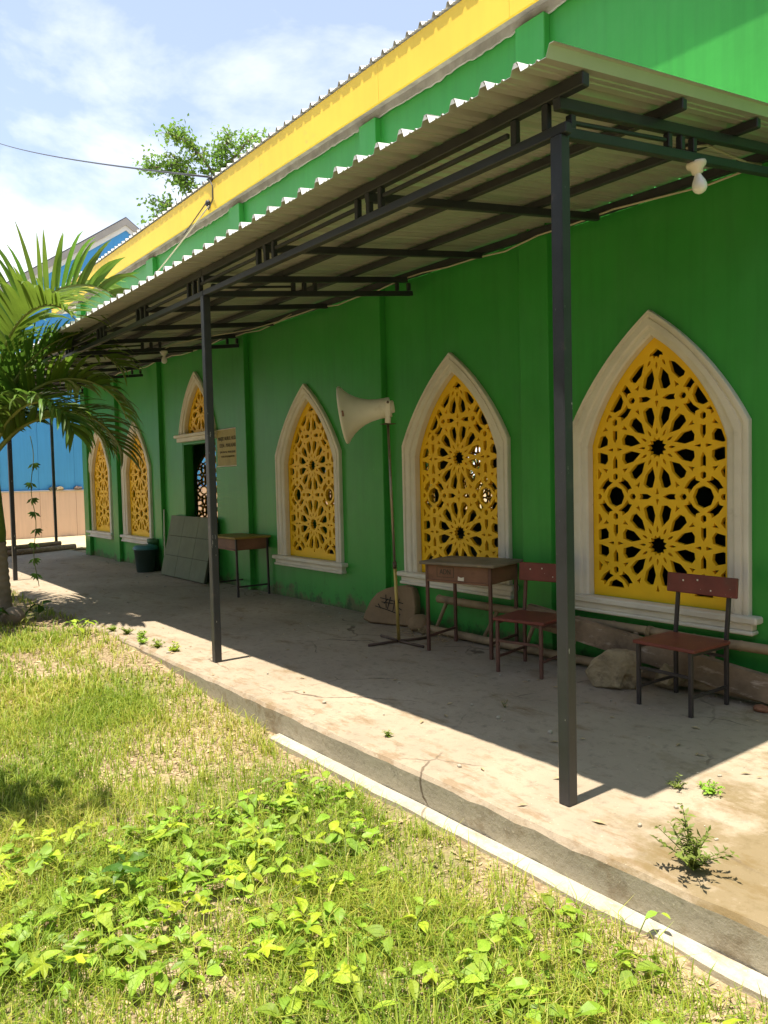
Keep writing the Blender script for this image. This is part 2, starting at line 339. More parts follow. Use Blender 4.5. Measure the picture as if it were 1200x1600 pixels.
def concrete_mat(name, base, moss=True, dirt=1.0):
    m, nt, bs, out = new_mat(name)
    tc = nd(nt, 'ShaderNodeTexCoord'); vec = tc.outputs['Object']
    col = mixc(nt, noise_fac(nt, vec, 1.1, .3, .7, 8), c4(base, .80), c4(base, 1.18))
    col = mixc(nt, noise_fac(nt, vec, 14, .52, .72, 8, .7), col, c4(base, .62))
    col = mixc(nt, noise_fac(nt, stretch(nt, vec, (1, 2.2, 1), (3, 1, 0)), 1.8, .56, .70, 9, .7), col, (.215, .150, .085, 1))
    col = mixc(nt, noise_fac(nt, vec, 60, .66, .72, 3), col, c4(base, 1.5))
    sep = nd(nt, 'ShaderNodeSeparateXYZ'); nt.links.new(vec, sep.inputs[0])
    if moss:   # earth washed on to the slab along its outer edge
        ge = nd(nt, 'ShaderNodeMapRange'); ge.inputs['From Min'].default_value = 2.36; ge.inputs['From Max'].default_value = 3.0; ge.inputs['To Min'].default_value = .13; ge.inputs['To Max'].default_value = 0; nt.links.new(sep.outputs[1], ge.inputs['Value'])
        ne = nd(nt, 'ShaderNodeTexNoise'); ne.inputs['Scale'].default_value = 5.5; ne.inputs['Detail'].default_value = 9; ne.inputs['Roughness'].default_value = .72; nt.links.new(stretch(nt, vec, (.6, 1.6, 1)), ne.inputs['Vector'])
        ae = nd(nt, 'ShaderNodeMath', operation='ADD'); nt.links.new(ge.outputs[0], ae.inputs[0]); nt.links.new(ne.outputs[0], ae.inputs[1])
        re_ = nd(nt, 'ShaderNodeMapRange'); re_.inputs['From Min'].default_value = .62; re_.inputs['From Max'].default_value = .70; nt.links.new(ae.outputs[0], re_.inputs['Value'])
        ke = nd(nt, 'ShaderNodeMath', operation='MULTIPLY'); ke.inputs[1].default_value = .55; nt.links.new(re_.outputs[0], ke.inputs[0])
        col = mixc(nt, ke.outputs[0], col, (.20, .125, .06, 1))
    if moss:   # brown algae film that has grown over the open end of the terrace, beyond the roof
        g = nd(nt, 'ShaderNodeMapRange'); g.inputs['From Min'].default_value = -2.35; g.inputs['From Max'].default_value = -1.1; nt.links.new(sep.outputs[0], g.inputs['Value'])
        n = nd(nt, 'ShaderNodeTexNoise'); n.inputs['Scale'].default_value = 1.9; n.inputs['Detail'].default_value = 9; n.inputs['Roughness'].default_value = .68; nt.links.new(vec, n.inputs['Vector'])
        a = nd(nt, 'ShaderNodeMath', operation='MULTIPLY_ADD'); nt.links.new(g.outputs[0], a.inputs[0]); a.inputs[1].default_value = .34; nt.links.new(n.outputs[0], a.inputs[2])
        r = nd(nt, 'ShaderNodeMapRange'); r.inputs['From Min'].default_value = .62; r.inputs['From Max'].default_value = .74; nt.links.new(a.outputs[0], r.inputs['Value'])
        k = nd(nt, 'ShaderNodeMath', operation='MULTIPLY'); nt.links.new(r.outputs[0], k.inputs[0]); k.inputs[1].default_value = .68
        col = mixc(nt, k.outputs[0], col, (.150, .105, .035, 1))
    # hairline cracks
    dn = nd(nt, 'ShaderNodeTexNoise'); dn.inputs['Scale'].default_value = 3.0; dn.inputs['Detail'].default_value = 6; nt.links.new(vec, dn.inputs['Vector'])
    dm = mixc(nt, .16, vec, dn.outputs[1])
    vo = nd(nt, 'ShaderNodeTexVoronoi', feature='DISTANCE_TO_EDGE'); vo.inputs['Scale'].default_value = 1.05; nt.links.new(dm, vo.inputs['Vector'])
    cr = nd(nt, 'ShaderNodeMapRange'); cr.inputs['From Min'].default_value = .0035; cr.inputs['From Max'].default_value = .0075; cr.inputs['To Min'].default_value = 1; cr.inputs['To Max'].default_value = 0
    nt.links.new(vo.outputs['Distance'], cr.inputs['Value'])
    ck = noise_fac(nt, vec, 1.5, .50, .60)
    mu = nd(nt, 'ShaderNodeMath', operation='MULTIPLY'); nt.links.new(cr.outputs[0], mu.inputs[0]); nt.links.new(ck, mu.inputs[1])
    mk = nd(nt, 'ShaderNodeMath', operation='MULTIPLY'); nt.links.new(mu.outputs[0], mk.inputs[0]); mk.inputs[1].default_value = .8
    col = mixc(nt, mk.outputs[0], col, (.11, .08, .055, 1))
    nt.links.new(col, bs.inputs['Base Color']); bs.inputs['Roughness'].default_value = .88; bs.inputs['Specular IOR Level'].default_value = .25
    n = nd(nt, 'ShaderNodeTexNoise'); n.inputs['Scale'].default_value = 30; n.inputs['Detail'].default_value = 9; n.inputs['Roughness'].default_value = .7; nt.links.new(vec, n.inputs['Vector'])
    b1 = nd(nt, 'ShaderNodeMath', operation='SUBTRACT'); nt.links.new(n.outputs[0], b1.inputs[0]); nt.links.new(mu.outputs[0], b1.inputs[1])
    bp = nd(nt, 'ShaderNodeBump'); bp.inputs['Strength'].default_value = .55; bp.inputs['Distance'].default_value = .008
    nt.links.new(b1.outputs[0], bp.inputs['Height']); nt.links.new(bp.outputs[0], bs.inputs['Normal']); return m
M_conc = concrete_mat('worn_terrace_concrete', (.350, .285, .212))
M_kerb = concrete_mat('kerb_concrete', (.42, .375, .30), moss=False)
M_strip = concrete_mat('pale_footing_cement', (.45, .405, .32), moss=False)
M_yard = mat('pale_sunlit_yard', (.50, .41, .25), .95, .15, .8, .3, 20)

# ------------------------------------------------------------------ ground, terrace
YW, YP, YE = 4.81, 2.628, 2.36            # wall face, post line, terrace edge
def lawn_z(x, y):
    s = smooth(-4.0, -7.4, x) if False else (lambda t: t * t * (3 - 2 * t))(min(1, max(0, (-4.0 - x) / 3.4)))
    z = -.185 + .155 * s
    z += .018 * mnoise.noise(Vector((x * 1.1, y * 1.1, 3.1))) + .008 * mnoise.noise(Vector((x * 4, y * 4, 1.1)))
    if y > 2.1: z = min(z, -.172 + .155 * s) + .022 * max(-.4, mnoise.noise(Vector((x * 3.7, y * 2, 6)))) + .014 * mnoise.noise(Vector((x * 11, y * 8, 2)))
    return z
gm = MB(); gx = np.concatenate([[-600, -200, -60, -35], np.arange(-28, 3.01, .07), [8, 25, 80, 300, 600]]); gy = np.concatenate([[-600, -150, -40, -12, -5], np.arange(-3, 2.42, .07), [3, 5, 14, 40, 150, 600]])
for yy in gy:
    for xx in gx:
        near = -28 <= xx <= 3 and -3 <= yy <= 2.42
        zz = lawn_z(xx, yy) if near else -.22
        if xx < -18: zz = -.10
        if yy > 2.42: zz = -.10 if xx < -16 else -.22
        gm.v.append((xx, yy, zz))
nx = len(gx)
for j in range(len(gy) - 1):
    for i in range(nx - 1): gm.f.append((j * nx + i, j * nx + i + 1, (j + 1) * nx + i + 1, (j + 1) * nx + i))
tag(gm.build('ground', M_soil, smooth=True), 'dry sandy soil of the yard beneath the grass', kind='structure')

sm = MB(); xs = np.arange(-18.4, 2.41, .1); rows = []
def edge_y(x, k): return YE + .012 * mnoise.noise(Vector((x * 1.3, k, 0))) + .010 * mnoise.noise(Vector((x * 6, k, 4)))
for xx in xs:
    e = edge_y(xx, 0.0); dz = .004 * mnoise.noise(Vector((xx * 3, 7, 0)))
    chip = .018 * max(0, mnoise.noise(Vector((xx * 5, 2.2, 9))))
    rows.append([(xx, e + .012, -.40), (xx, e + .004, -.10), (xx, e, -.022 - chip), (xx, e + .014 + chip, -.003 + dz), (xx, e + .06, dz * .6), (xx, e + .5, 0.0), (xx, 3.6, 0), (xx, 4.85, 0)])
for r in rows: sm.v += r
k = len(rows[0])
for i in range(len(rows) - 1):
    for j in range(k - 1): sm.f.append((i * k + j, (i + 1) * k + j, (i + 1) * k + j + 1, i * k + j + 1))
sm.f.append(tuple(range(k))); sm.f.append(tuple((len(rows) - 1) * k + j for j in range(k))[::-1])
tp_ = sm.build('terrace_pavement', M_conc); tp_.data.materials.append(M_kerb)
for p_ in tp_.data.polygons:
    if p_.index < (len(rows) - 1) * (k - 1) and p_.index % (k - 1) < 2: p_.material_index = 1
tag(tp_, 'worn concrete terrace floor along the green wall', kind='structure')
fm = MB(); fr = []
for xx in np.arange(-4.22, 2.41, .1):
    o = YE - .072 + .020 * mnoise.noise(Vector((xx * 3, 1, 2))) + .006 * mnoise.noise(Vector((xx * 11, 1, 2))); tz = -.158 + .004 * mnoise.noise(Vector((xx * 3, 9, 2)))
    fr.append([(xx, o, -.30), (xx, o, tz - .008), (xx, o + .01, tz), (xx, YE + .002, tz + .004)])
for r in fr: fm.v += r
for i in range(len(fr) - 1):
    for j in range(3): fm.f.append((i * 4 + j, (i + 1) * 4 + j, (i + 1) * 4 + j + 1, i * 4 + j + 1))
fm.f.append((0, 1, 2, 3))
tag(fm.build('footing_strip', M_strip), 'pale cement footing strip at the foot of the kerb', kind='structure')
ym = MB().box((-21.2, 6, -.06), (4.6, 30, .04))
tag(ym.build('yard_strip', M_yard), 'sunlit pale ground strip before the salmon wall', kind='structure')

# ------------------------------------------------------------------ window geometry
def arc3(p, q, r, n):
    ax, ay = p; bx, by = q; cx, cy = r
    d = 2 * (ax * (by - cy) + bx * (cy - ay) + cx * (ay - by))
    ux = ((ax * ax + ay * ay) * (by - cy) + (bx * bx + by * by) * (cy - ay) + (cx * cx + cy * cy) * (ay - by)) / d
    uy = ((ax * ax + ay * ay) * (cx - bx) + (bx * bx + by * by) * (ax - cx) + (cx * cx + cy * cy) * (bx - ax)) / d
    rad = math.hypot(ax - ux, ay - uy); a0 = math.atan2(ay - uy, ax - ux); a1 = math.atan2(cy - uy, cx - ux)
    return [(ux + rad * math.cos(a0 + (a1 - a0) * i / n), uy + rad * math.sin(a0 + (a1 - a0) * i / n)) for i in range(n + 1)]
def outline(hw, zb, zs, mid, apex, n=12, nj=4):
    """open path: bottom right up over the apex to bottom left"""
    right = [(hw, zb + (zs - zb) * i / nj) for i in range(nj)] + arc3((hw, zs), mid, (0, apex), n)
    return right + [(-x, z) for x, z in right[-2::-1]]
ZS = .515
INN = outline(.55, ZS, 1.66, (.275, 2.165), 2.41); OUT = outline(.71, ZS, 1.77, (.40, 2.225), 2.585)
def lerp_path(t): return [((1 - t) * a[0] + t * b[0], (1 - t) * a[1] + t * b[1]) for a, b in zip(INN, OUT)]
HOLE = lerp_path(.10)
# star-and-rosette lattice traced as its openings (units of the 0.70 m repeat)
def pol(r, a): return (r * math.cos(R(a)), r * math.sin(R(a)))
def rotp(P, a): c, s = math.cos(R(a)), math.sin(R(a)); return [(x * c - y * s, x * s + y * c) for x, y in P]
cell = []        # openings belonging to a star centre
cell.append([pol(.097 if i % 2 else .069, 15 * i) for i in range(24)])
for i in range(12):
    cell.append(rotp([(.139, -.004), (.142, .006), (.168, .0115), (.203, 0), (.168, -.0115), (.142, -.006)], 30 * i))
    cell.append(rotp([(.212, 0), (.305, .052), (.398, .050), (.418, 0.0), (.398, -.050), (.305, -.052)], 15 + 30 * i))
for i in range(4):
    cell.append(rotp([(.412, 0), (.470, .017), (.474, 0), (.470, -.017)], 90 * i))
    for a in (30, 60): cell.append(rotp([(.402, 0), (.462, .020), (.452, 0), (.462, -.020)], 90 * i + a))
    cell.append(rotp([pol(.493, 0), pol(.512, -8.5), pol(.540, -5.8), pol(.578, -7.4), pol(.562, 0), pol(.578, 7.4), pol(.540, 5.8), pol(.512, 8.5)], 45 + 90 * i))
edgec = []       # openings belonging to the midpoint between two stars (vertical boundary), then turned for the horizontal one
for s in (1, -1):
    edgec.append([(0, s * .074), (.025, s * .118), (.025, s * .200), (0, s * .190), (-.025, s * .200), (-.025, s * .118)])
    edgec.append([(.030 * math.cos(R(60 * i + 30)), s * .288 + .035 * math.sin(R(60 * i + 30))) for i in range(6)])
octo = [pol(.098, 45 * i) for i in range(8)]
def clip(poly, cl):
    out = poly
    for i in range(len(cl)):
        a = cl[i]; b = cl[(i + 1) % len(cl)]; inp = out; out = []
        if not inp: return []
        def side(p): return (b[0] - a[0]) * (p[1] - a[1]) - (b[1] - a[1]) * (p[0] - a[0])
        for j in range(len(inp)):
            p = inp[j]; q = inp[(j + 1) % len(inp)]; sp, sq = side(p), side(q)
            if sp >= 0: out.append(p)
            if (sp >= 0) != (sq >= 0):
                t = sp / (sp - sq); out.append((p[0] + t * (q[0] - p[0]), p[1] + t * (q[1] - p[1])))
    return out
def area(p): return .5 * sum(p[i][0] * p[(i + 1) % len(p)][1] - p[(i + 1) % len(p)][0] * p[i][1] for i in range(len(p)))
def dedupe(p):
    o = []
    for q in p:
        if not o or math.hypot(q[0] - o[-1][0], q[1] - o[-1][1]) > 1e-4: o.append(q)
    if len(o) > 1 and math.hypot(o[0][0] - o[-1][0], o[0][1] - o[-1][1]) < 1e-4: o.pop()
    return o
def lattice_mesh(name, border, clipper, zc):
    A = .7005; holes = []
    for i in (-1, 0, 1):
        for j in range(-3, 4):
            cx, cz = i * A, zc + j * A
            P = [[(cx + x * A, cz + z * A) for x, z in h] for h in cell]
            for h in edgec:
                P.append([(cx + A / 2 + x * A, cz + z * A) for x, z in h]); P.append([(cx + z * A, cz + A / 2 + x * A) for x, z in h])
            P.append([(cx + A / 2 + x * A, cz + A / 2 + z * A) for x, z in octo])
            for h in P:
                if area(h) < 0: h = h[::-1]
                mx = sum(q[0] for q in h) / len(h); mz = sum(q[1] for q in h) / len(h); h = [(mx + (x - mx) * 1.12, mz + (z - mz) * 1.12) for x, z in h]
                h = dedupe(clip(h, clipper))
                if len(h) >= 3 and area(h) > .00018: holes.append(h)
    return fill2d(name, border, holes, .034)
def inset_path(hw, zb, zs, mid, apex): return outline(hw, zb, zs, mid, apex, 8, 1)
CLIP = inset_path(.505, .590, 1.655, (.255, 2.10), 2.325)
lat_me = lattice_mesh('lattice', lerp_path(.06), CLIP, .923); lat_me.materials.append(M_lattice)
def frame_mesh(path_fn, y0):
    """moulded surround: stepped profile swept round the arch"""
    prof = [(0.0, .052), (0.0, -.006), (.10, -.018), (.30, -.020), (.34, -.034), (.42, -.040), (.66, -.040), (.70, -.030), (.78, -.030), (.82, -.044), (.97, -.044), (1.0, -.036), (1.0, .006)]
    m = MB(); paths = [path_fn(t) for t, y in prof]; n = len(paths[0])
    for (t, y), p in zip(prof, paths): m.v += [(x, y0 + y, z) for x, z in p]
    for i in range(len(prof) - 1):
        for j in range(n - 1): m.f.append((i * n + j, i * n + j + 1, (i + 1) * n + j + 1, (i + 1) * n + j))
    return m.mesh('window_frame')
frame_me = frame_mesh(lerp_path, 0); frame_me.materials.append(M_cream)
sill_mb = MB().box((0, -.030, .495), (1.56, .12, .048), .010).box((0, -.018, .4485), (1.48, .085, .046), .006).box((0, -.0235, .412), (1.50, .105, .028), .008)
sill_me = sill_mb.mesh('sill'); sill_me.materials.append(M_cream)
# door transom: the arch head alone
def tr_path(t):
    a = [(.47, .20)] + arc3((.47, .201), (.27, .56), (0, .80), 10); b = [(.64, .06)] + arc3((.64, .061), (.38, .62), (0, .985), 10)
    r = [((1 - t) * p[0] + t * q[0], (1 - t) * p[1] + t * q[1]) for p, q in zip(a, b)]
    r = [(r[0][0], .06 + .0 * t)] + r[1:]
    return r + [(-x, z) for x, z in r[-2::-1]]
TZ = 2.125
trf_me = frame_mesh(tr_path, 0); trf_me.materials.append(M_cream)
def tr_in(k): return [(x * k, .085 + (z - .085) * k) for x, z in ([(.45, .09)] + arc3((.45, .20), (.255, .54), (0, .77), 8))]
_t = tr_in(.93); tr_clip = _t + [(-x, z) for x, z in _t[-2::-1]]
trl_me = lattice_mesh('transom_lattice', tr_path(.06), tr_clip, .42); trl_me.materials.append(M_lattice)
trs_me = MB().box((0, -.035, .045), (1.42, .13, .05), .010).box((0, -.022, -.012), (1.34, .09, .062), .006).mesh('transom_sill'); trs_me.materials.append(M_cream)

# ------------------------------------------------------------------ green building
XL, XR = -16.45, 2.2
bld = empty('green_building', (-9, YW, 0), 0, 'long green single-storey building with yellow lattice windows and yellow fascia', 'building')
BO = Vector((-9, YW, 0))
WINX = [-3.13, -5.19, -7.72, -13.46, -15.54]
DX = -10.80
tilt = lambda x: .0115 * (-4.0 - x)
def wall_holes(xs, flip=False):
    return [[(cx + x, z) for x, z in HOLE] for cx in xs]
front_holes = wall_holes(WINX)
front_holes.append([(DX + x, TZ + z) for x, z in tr_path(.10)])
front_holes.append([(DX - .60, -.05), (DX + .60, -.05), (DX + .60, 2.07), (DX - .60, 2.07)])
wm = fill2d('wall', [(XL, -.4), (XR, -.4), (XR, 5.09 + tilt(XR)), (XL, 5.09 + tilt(XL))], front_holes, .16)
for v in wm.vertices: v.co += Vector((0, YW, 0)) - BO
link('wall', wm, M_green, bld)
YB, T = 13.2, .16
wb = fill2d('rear_wall', [(XL, -.4), (XR, -.4), (XR, 5.0), (XL, 5.0)], wall_holes([-13.46, -15.54]), T)
for v in wb.vertices: v.co += Vector((0, YB, 0)) - BO
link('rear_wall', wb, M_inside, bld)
we = fill2d('end_wall', [(YW + .162, -.4), (YB - .002, -.4), (YB - .002, 4.98), (YW + .162, 4.98)], wall_holes([7.74, 11.2]), T)
for v in we.vertices:
    a, b, c = v.co; v.co = Vector((XL + .002 + b, a, c)) - BO
link('end_wall', we, M_green, bld)
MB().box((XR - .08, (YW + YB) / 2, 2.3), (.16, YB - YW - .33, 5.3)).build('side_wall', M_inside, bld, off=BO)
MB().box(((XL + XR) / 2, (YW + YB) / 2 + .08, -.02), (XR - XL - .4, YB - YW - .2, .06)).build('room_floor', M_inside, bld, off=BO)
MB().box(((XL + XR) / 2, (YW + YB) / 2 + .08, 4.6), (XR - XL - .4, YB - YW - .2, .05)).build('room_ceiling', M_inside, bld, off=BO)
for px_, w in ((XL + .16, .30), (-14.47, .30), (-12.33, .30), (-9.28, .30), (-6.31, .28), (-4.15, .30), (-1.95, .30)):
    h = 5.03 + tilt(px_)
    MB().box((px_, YW - .034, h / 2 - .1), (w, .074, h + .2), .006).build('pilaster', M_green, bld, off=BO)
def add_window(loc, rz=0):
    f = link('arched_window', frame_me, None, bld); f.location = Vector(loc) - BO; f.rotation_euler = (0, 0, rz)
    s = link('sill', sill_me, None, f); l = link('lattice', lat_me, None, f); l.location = (0, .056, 0)
    return f
for cx in WINX: add_window((cx, YW, 0))
for cy in (7.74, 11.2): add_window((XL, cy, 0), -math.pi / 2)
for cx in (-13.46, -15.54): add_window((cx, YB + T, 0), math.pi)
f = link('door_transom', trf_me, None, bld); f.location = Vector((DX, YW, TZ)) - BO
link('sill', trs_me, None, f); l = link('lattice', trl_me, None, f); l.location = (0, .056, 0)
MB().box((DX + .62, YW + .6, 1.03), (.045, .88, 2.04), .004).build('door_leaf', M_boardedge, bld, off=BO)
fm_ = MB(); fm_.box((DX - .585, YW + .08, 1.03), (.028, .15, 2.08), .003).box((DX + .585, YW + .08, 1.03), (.028, .15, 2.08), .003).box((DX, YW + .08, 2.055), (1.13, .15, .028), .003)
fm_.build('door_frame', M_green, bld, off=BO)
# raw cement lip, fascia boards, soffit and roof
lip = MB(); lx = np.arange(XL - .0, XR, .03); lr = []
for x in lx:
    d = .020 * mnoise.noise(Vector((x * 3.1, 0, 0))) + .016 * mnoise.noise(Vector((x * 14, 4, 0)))
    lr.append([(x, YW - .012, 5.035 + tilt(x) + d), (x, YW - .026, 5.04 + tilt(x) + d), (x, YW - .034, 5.13 + tilt(x)), (x, YW + .10, 5.13 + tilt(x))])
for r in lr: lip.v += r
for i in range(len(lr) - 1):
    for j in range(3): lip.f.append((i * 4 + j, i * 4 + j + 1, (i + 1) * 4 + j + 1, (i + 1) * 4 + j))
lip.build('cement_lip', M_rawcement, bld, off=BO)
YF = 4.67
joints = [-18.0, -15.6, -13.2, -10.8, -8.4, -6.0, -4.28, -1.8, .6, XR + .3]
for a, b in zip(joints[:-1], joints[1:]):
    fb = MB(); za, zb_ = tilt(a), tilt(b)
    y0, y1 = YF - .012, YF + .012; a2 = a + .0015; b2 = b - .0015
    vs_ = [(a2, y0, 5.085 + za), (b2, y0, 5.085 + zb_), (b2, y0, 5.475 + zb_), (a2, y0, 5.475 + za), (a2, y1, 5.085 + za), (b2, y1, 5.085 + zb_), (b2, y1, 5.475 + zb_), (a2, y1, 5.475 + za)]
    fb.add(vs_, [(0, 1, 2, 3), (5, 4, 7, 6), (4, 0, 3, 7), (1, 5, 6, 2), (3, 2, 6, 7), (4, 5, 1, 0)]).build('fascia_board', M_fascia, bld, off=BO)
so = MB(); so.add([(-17.98, YF + .013, 5.115 + tilt(-18)), (XR, YF + .013, 5.115 + tilt(XR)), (XR, YW + .05, 5.115 + tilt(XR)), (-17.98, YW + .05, 5.115 + tilt(-18))], [(0, 1, 2, 3)]); so.build('eave_underside', M_rawcement, bld, off=BO); so = MB()
so.add([(-17.98, YW + .05, 5.115 + tilt(-18)), (XL - .0, YW + .05, 5.115 + tilt(XL)), (XL, 9.0, 6.3), (-17.98, 9.0, 6.3)], [(0, 1, 2, 3)])
so.build('soffit', M_whitepaint, bld, off=BO)
def corrugate(pitch=.185, h=.044, ribs=4):
    """cross profile of a trapezoid sheet: list of (x, z)"""
    p = []
    for i in range(ribs):
        x = i * pitch
        p += [(x, h), (x + .010, h), (x + .028, 0), (x + .066, 0), (x + .070, .008), (x + .076, .008), (x + .080, 0), (x + .105, 0), (x + .109, .008), (x + .115, .008), (x + .119, 0), (x + pitch - .028, 0), (x + pitch - .010, h)]
    p.append((ribs * pitch, h)); p.append((ribs * pitch + .012, h - .001)); return p
def sheet(y0, z0, y1, z1, ribs=4, caps=True):
    p = corrugate(ribs=ribs); m = MB(); n = len(p)
    for y, z in ((y0, z0), (y1, z1)): m.v += [(x, y, z + q) for x, q in p]
    for y, z in ((y0, z0 + .0025), (y1, z1 + .0025)): m.v += [(x, y, z + q) for x, q in p]
    for i in range(n - 1):
        m.f.append((i, i + 1, n + i + 1, n + i)); m.f.append((2 * n + i, 3 * n + i, 3 * n + i + 1, 2 * n + i + 1)); m.f.append((i, 2 * n + i, 2 * n + i + 1, i + 1))
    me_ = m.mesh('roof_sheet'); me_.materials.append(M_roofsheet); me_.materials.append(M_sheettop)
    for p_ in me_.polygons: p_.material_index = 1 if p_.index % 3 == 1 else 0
    return me_
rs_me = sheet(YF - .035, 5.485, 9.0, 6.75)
W = .185 * 4
for i in range(27):
    x0 = XR - .2 - W * (i + 1)
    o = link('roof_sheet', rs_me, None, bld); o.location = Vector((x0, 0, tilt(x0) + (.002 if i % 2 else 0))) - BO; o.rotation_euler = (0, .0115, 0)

# ------------------------------------------------------------------ canopy
can = empty('terrace_canopy', (-2.14, YP, 0), 0, 'charcoal steel lean-to canopy with corrugated metal roof over the terrace', 'canopy')
CO = Vector((-2.14, YP, 0)); SL = .135
ct = lambda x: .012 * (-2.14 - x)
def cz(x, y, base): return base + SL * (y - YP) + ct(x)
XN, XF = -2.0, -19.2
TR = [-2.14, -5.68, -9.27, -12.86, -16.2, -19.1]
def cbar(name, p0, p1, w, h, up=(0, 0, 1)): return MB().bar(p0, p1, w, h, .004, up).build(name, M_blackclean, can, off=CO)
segs = [XN] + TR[1:-1] + [XF]
# front rails are welded from lengths that meet at the trusses
for a, b in zip(segs[:-1], segs[1:]):
    cbar('front_rail', (a, YP, cz(a, YP, 3.062)), (b + .001, YP, cz(b, YP, 3.062)), .045, .055)
    a2 = min(a, -2.09)
    cbar('bottom_chord', (a2, YP, cz(a2, YP, 2.900)), (b + .001, YP, cz(b, YP, 2.900)), .042, .045)
    for yy in (3.36, 4.06):
        cbar('purlin', (a, yy, cz(a, yy, 3.064)), (b + .001, yy, cz(b, yy, 3.064)), .038, .050)
    cbar('wall_ledger', (a, YW - .075, cz(a, YW - .075, 3.055)), (b + .001, YW - .075, cz(b, YW - .075, 3.055)), .045, .06)
gx_ = []; x = -2.30
while x > XF:
    gx_.append(x); x -= 1.19
for i, g in enumerate(gx_):
    for d in ((-.11, 0, .11) if i else (-.09, .09)):
        cbar('truss_upright', (g + d, YP, cz(g, YP, 2.9235)), (g + d, YP, cz(g, YP, 3.0335)), .034, .034, (0, 1, 0))
    if i + 1 < len(gx_):
        cbar('middle_bar', (g - .13, YP, cz(g, YP, 2.985)), (gx_[i + 1] + .13, YP, cz(gx_[i + 1], YP, 2.985)), .022, .022)
for x in [g for i, g in enumerate(gx_) if i % 3 != 0]:
    cbar('rafter', (x, YP - .02, cz(x, YP, 3.009)), (x, YW - .11, cz(x, YW - .11, 3.013)), .040, .050)
for x in TR:
    cbar('rafter', (x, YP - .02, cz(x, YP, 3.009)), (x, YW - .11, cz(x, YW - .11, 3.013)), .040, .050)
    cbar('tie_beam', (x, YP + .022, cz(x, YP, 2.897)), (x, YW - .05, cz(x, YW - .05, 2.885)), .040, .045)
    cbar('truss_upright', (x, YP + .075, cz(x, YP, 2.917)), (x, YP + .075, cz(x, YP, 2.985)), .034, .034, (1, 0, 0))
    for yc in (3.55, 4.60):
        for d in (-.11, 0, .11) if yc < 4 else (-.02, .12):
            cbar('truss_upright', (x, yc + d, cz(x, yc + d, 2.914)), (x, yc + d, cz(x, yc + d, 2.984)), .034, .034, (1, 0, 0))
    cbar('middle_bar', (x, YP + .05, cz(x, YP, 2.952)), (x, 3.42, cz(x, 3.42, 2.952)), .018, .018)
for x in (-2.14, -5.68, -12.86, -19.1):
    MB().box((x, YP, cz(x, YP, 2.877) / 2), (.060, .060, cz(x, YP, 2.877)), .005).build('post', M_black, can, off=CO)
MB().box((-19.1, 4.83, 1.58), (.06, .06, 3.10), .005).build('post', M_black, can, off=CO)
y0s, y1s = YE + .008, YW - .012
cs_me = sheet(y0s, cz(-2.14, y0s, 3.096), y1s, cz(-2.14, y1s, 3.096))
zz = cz(-2.14, y0s, 3.096)      # pale cap added on each rib, standing in for its sunlit tip
cap_me = MB().add([(-.017, y0s - .003, zz + .024), (.019, y0s - .003, zz + .022), (.004, y0s - .002, zz + .0455), (-.003, y0s - .002, zz + .0455)], [(0, 1, 2, 3)]).mesh('sunlit_tip_cap'); cap_me.materials.append(M_suntip)
i = 0; x0 = XN
while x0 - W > XF - .5:
    x0 -= W
    dz = ct(x0) + (.0025 if i % 2 else 0) + random.uniform(-.001, .001)
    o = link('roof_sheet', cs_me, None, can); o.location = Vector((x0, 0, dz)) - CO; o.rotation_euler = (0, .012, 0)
    for q in range(4): link('sunlit_tip_cap', cap_me, None, o).location = (q * .185, 0, 0)
    i += 1
bt = MB()
for i, yy in enumerate((YP, 3.36, 4.06)):
    for x in np.arange(-2.15, -19, -.37):
        bt.box((x, yy + .028, cz(x, yy, 3.085)), (.014, .014, .03))
tag(bt.build('screw_tips', M_blackclean, can, off=CO), kind='stuff')

# ------------------------------------------------------------------ cables, bulbs
def sag(p0, p1, s, n=10): return [Vector(p0).lerp(Vector(p1), i / n) - Vector((0, 0, s * 4 * (i / n) * (1 - i / n))) for i in range(n + 1)]
wpts = []
for x in np.arange(-2.3, -16.3, -.35):
    wpts.append((x, YW - .115, cz(x, YW, 2.995) + .02 * math.sin(x * 3.1) + .012 * math.sin(x * 7.7 + 1)))
wpts = [(-2.17, 3.66, cz(-2.14, 3.66, 2.95)), (-2.20, 3.9, cz(-2.14, 3.9, 3.0)), (-2.24, 4.4, cz(-2.14, 4.4, 2.97))] + wpts
tag(MB().tube(wpts, .007, 6).build('lamp_cable', M_cable, smooth=True), 'cream electric cable strung along the wall under the canopy', 'cable')
tag(MB().tube([(-9.30, 3.70, 3.05), (-9.26, 3.72, 3.13), (-9.05, 3.78, 3.165), (-8.6, 4.0, 3.20), (-8.2, 4.35, 3.25), (-7.95, 4.6, 3.33), (-7.8, 4.69, 3.40)], .006, 6).build('lamp_cable', M_cable, smooth=True),
    'short cream cable drooping to the far lamp behind the second post', 'cable')
def bulb(loc, axis, label):
    e = empty('hanging_lamp', loc, 0, label, 'lamp', 'bare bulb lamps under the canopy')
    ax = Vector(axis).normalized()
    MB().lathe([(0, 0), (.048, 0), (.05, .008), (.046, .022), (.030, .034), (.027, .055), (.0, .056)], 20, (0, 0, 0), ax).build('lamp_holder', M_white, e, True)
    MB().lathe([(.016, .05), (.017, .065), (.024, .08), (.033, .098), (.037, .116), (.035, .134), (.026, .148), (.012, .156), (0, .157)], 20, (0, 0, 0), ax).build('bulb', M_bulb, e, True)
    return e
bulb((-2.14, 3.69, cz(-2.14, 3.69, 2.87)), (.10, .12, -1), 'white bulb lamp hanging under the near canopy truss')
bulb((-9.27, 3.71, cz(-9.27, 3.71, 2.87)), (0, .03, -1), 'small white bulb lamp under the far canopy truss, left of second post')
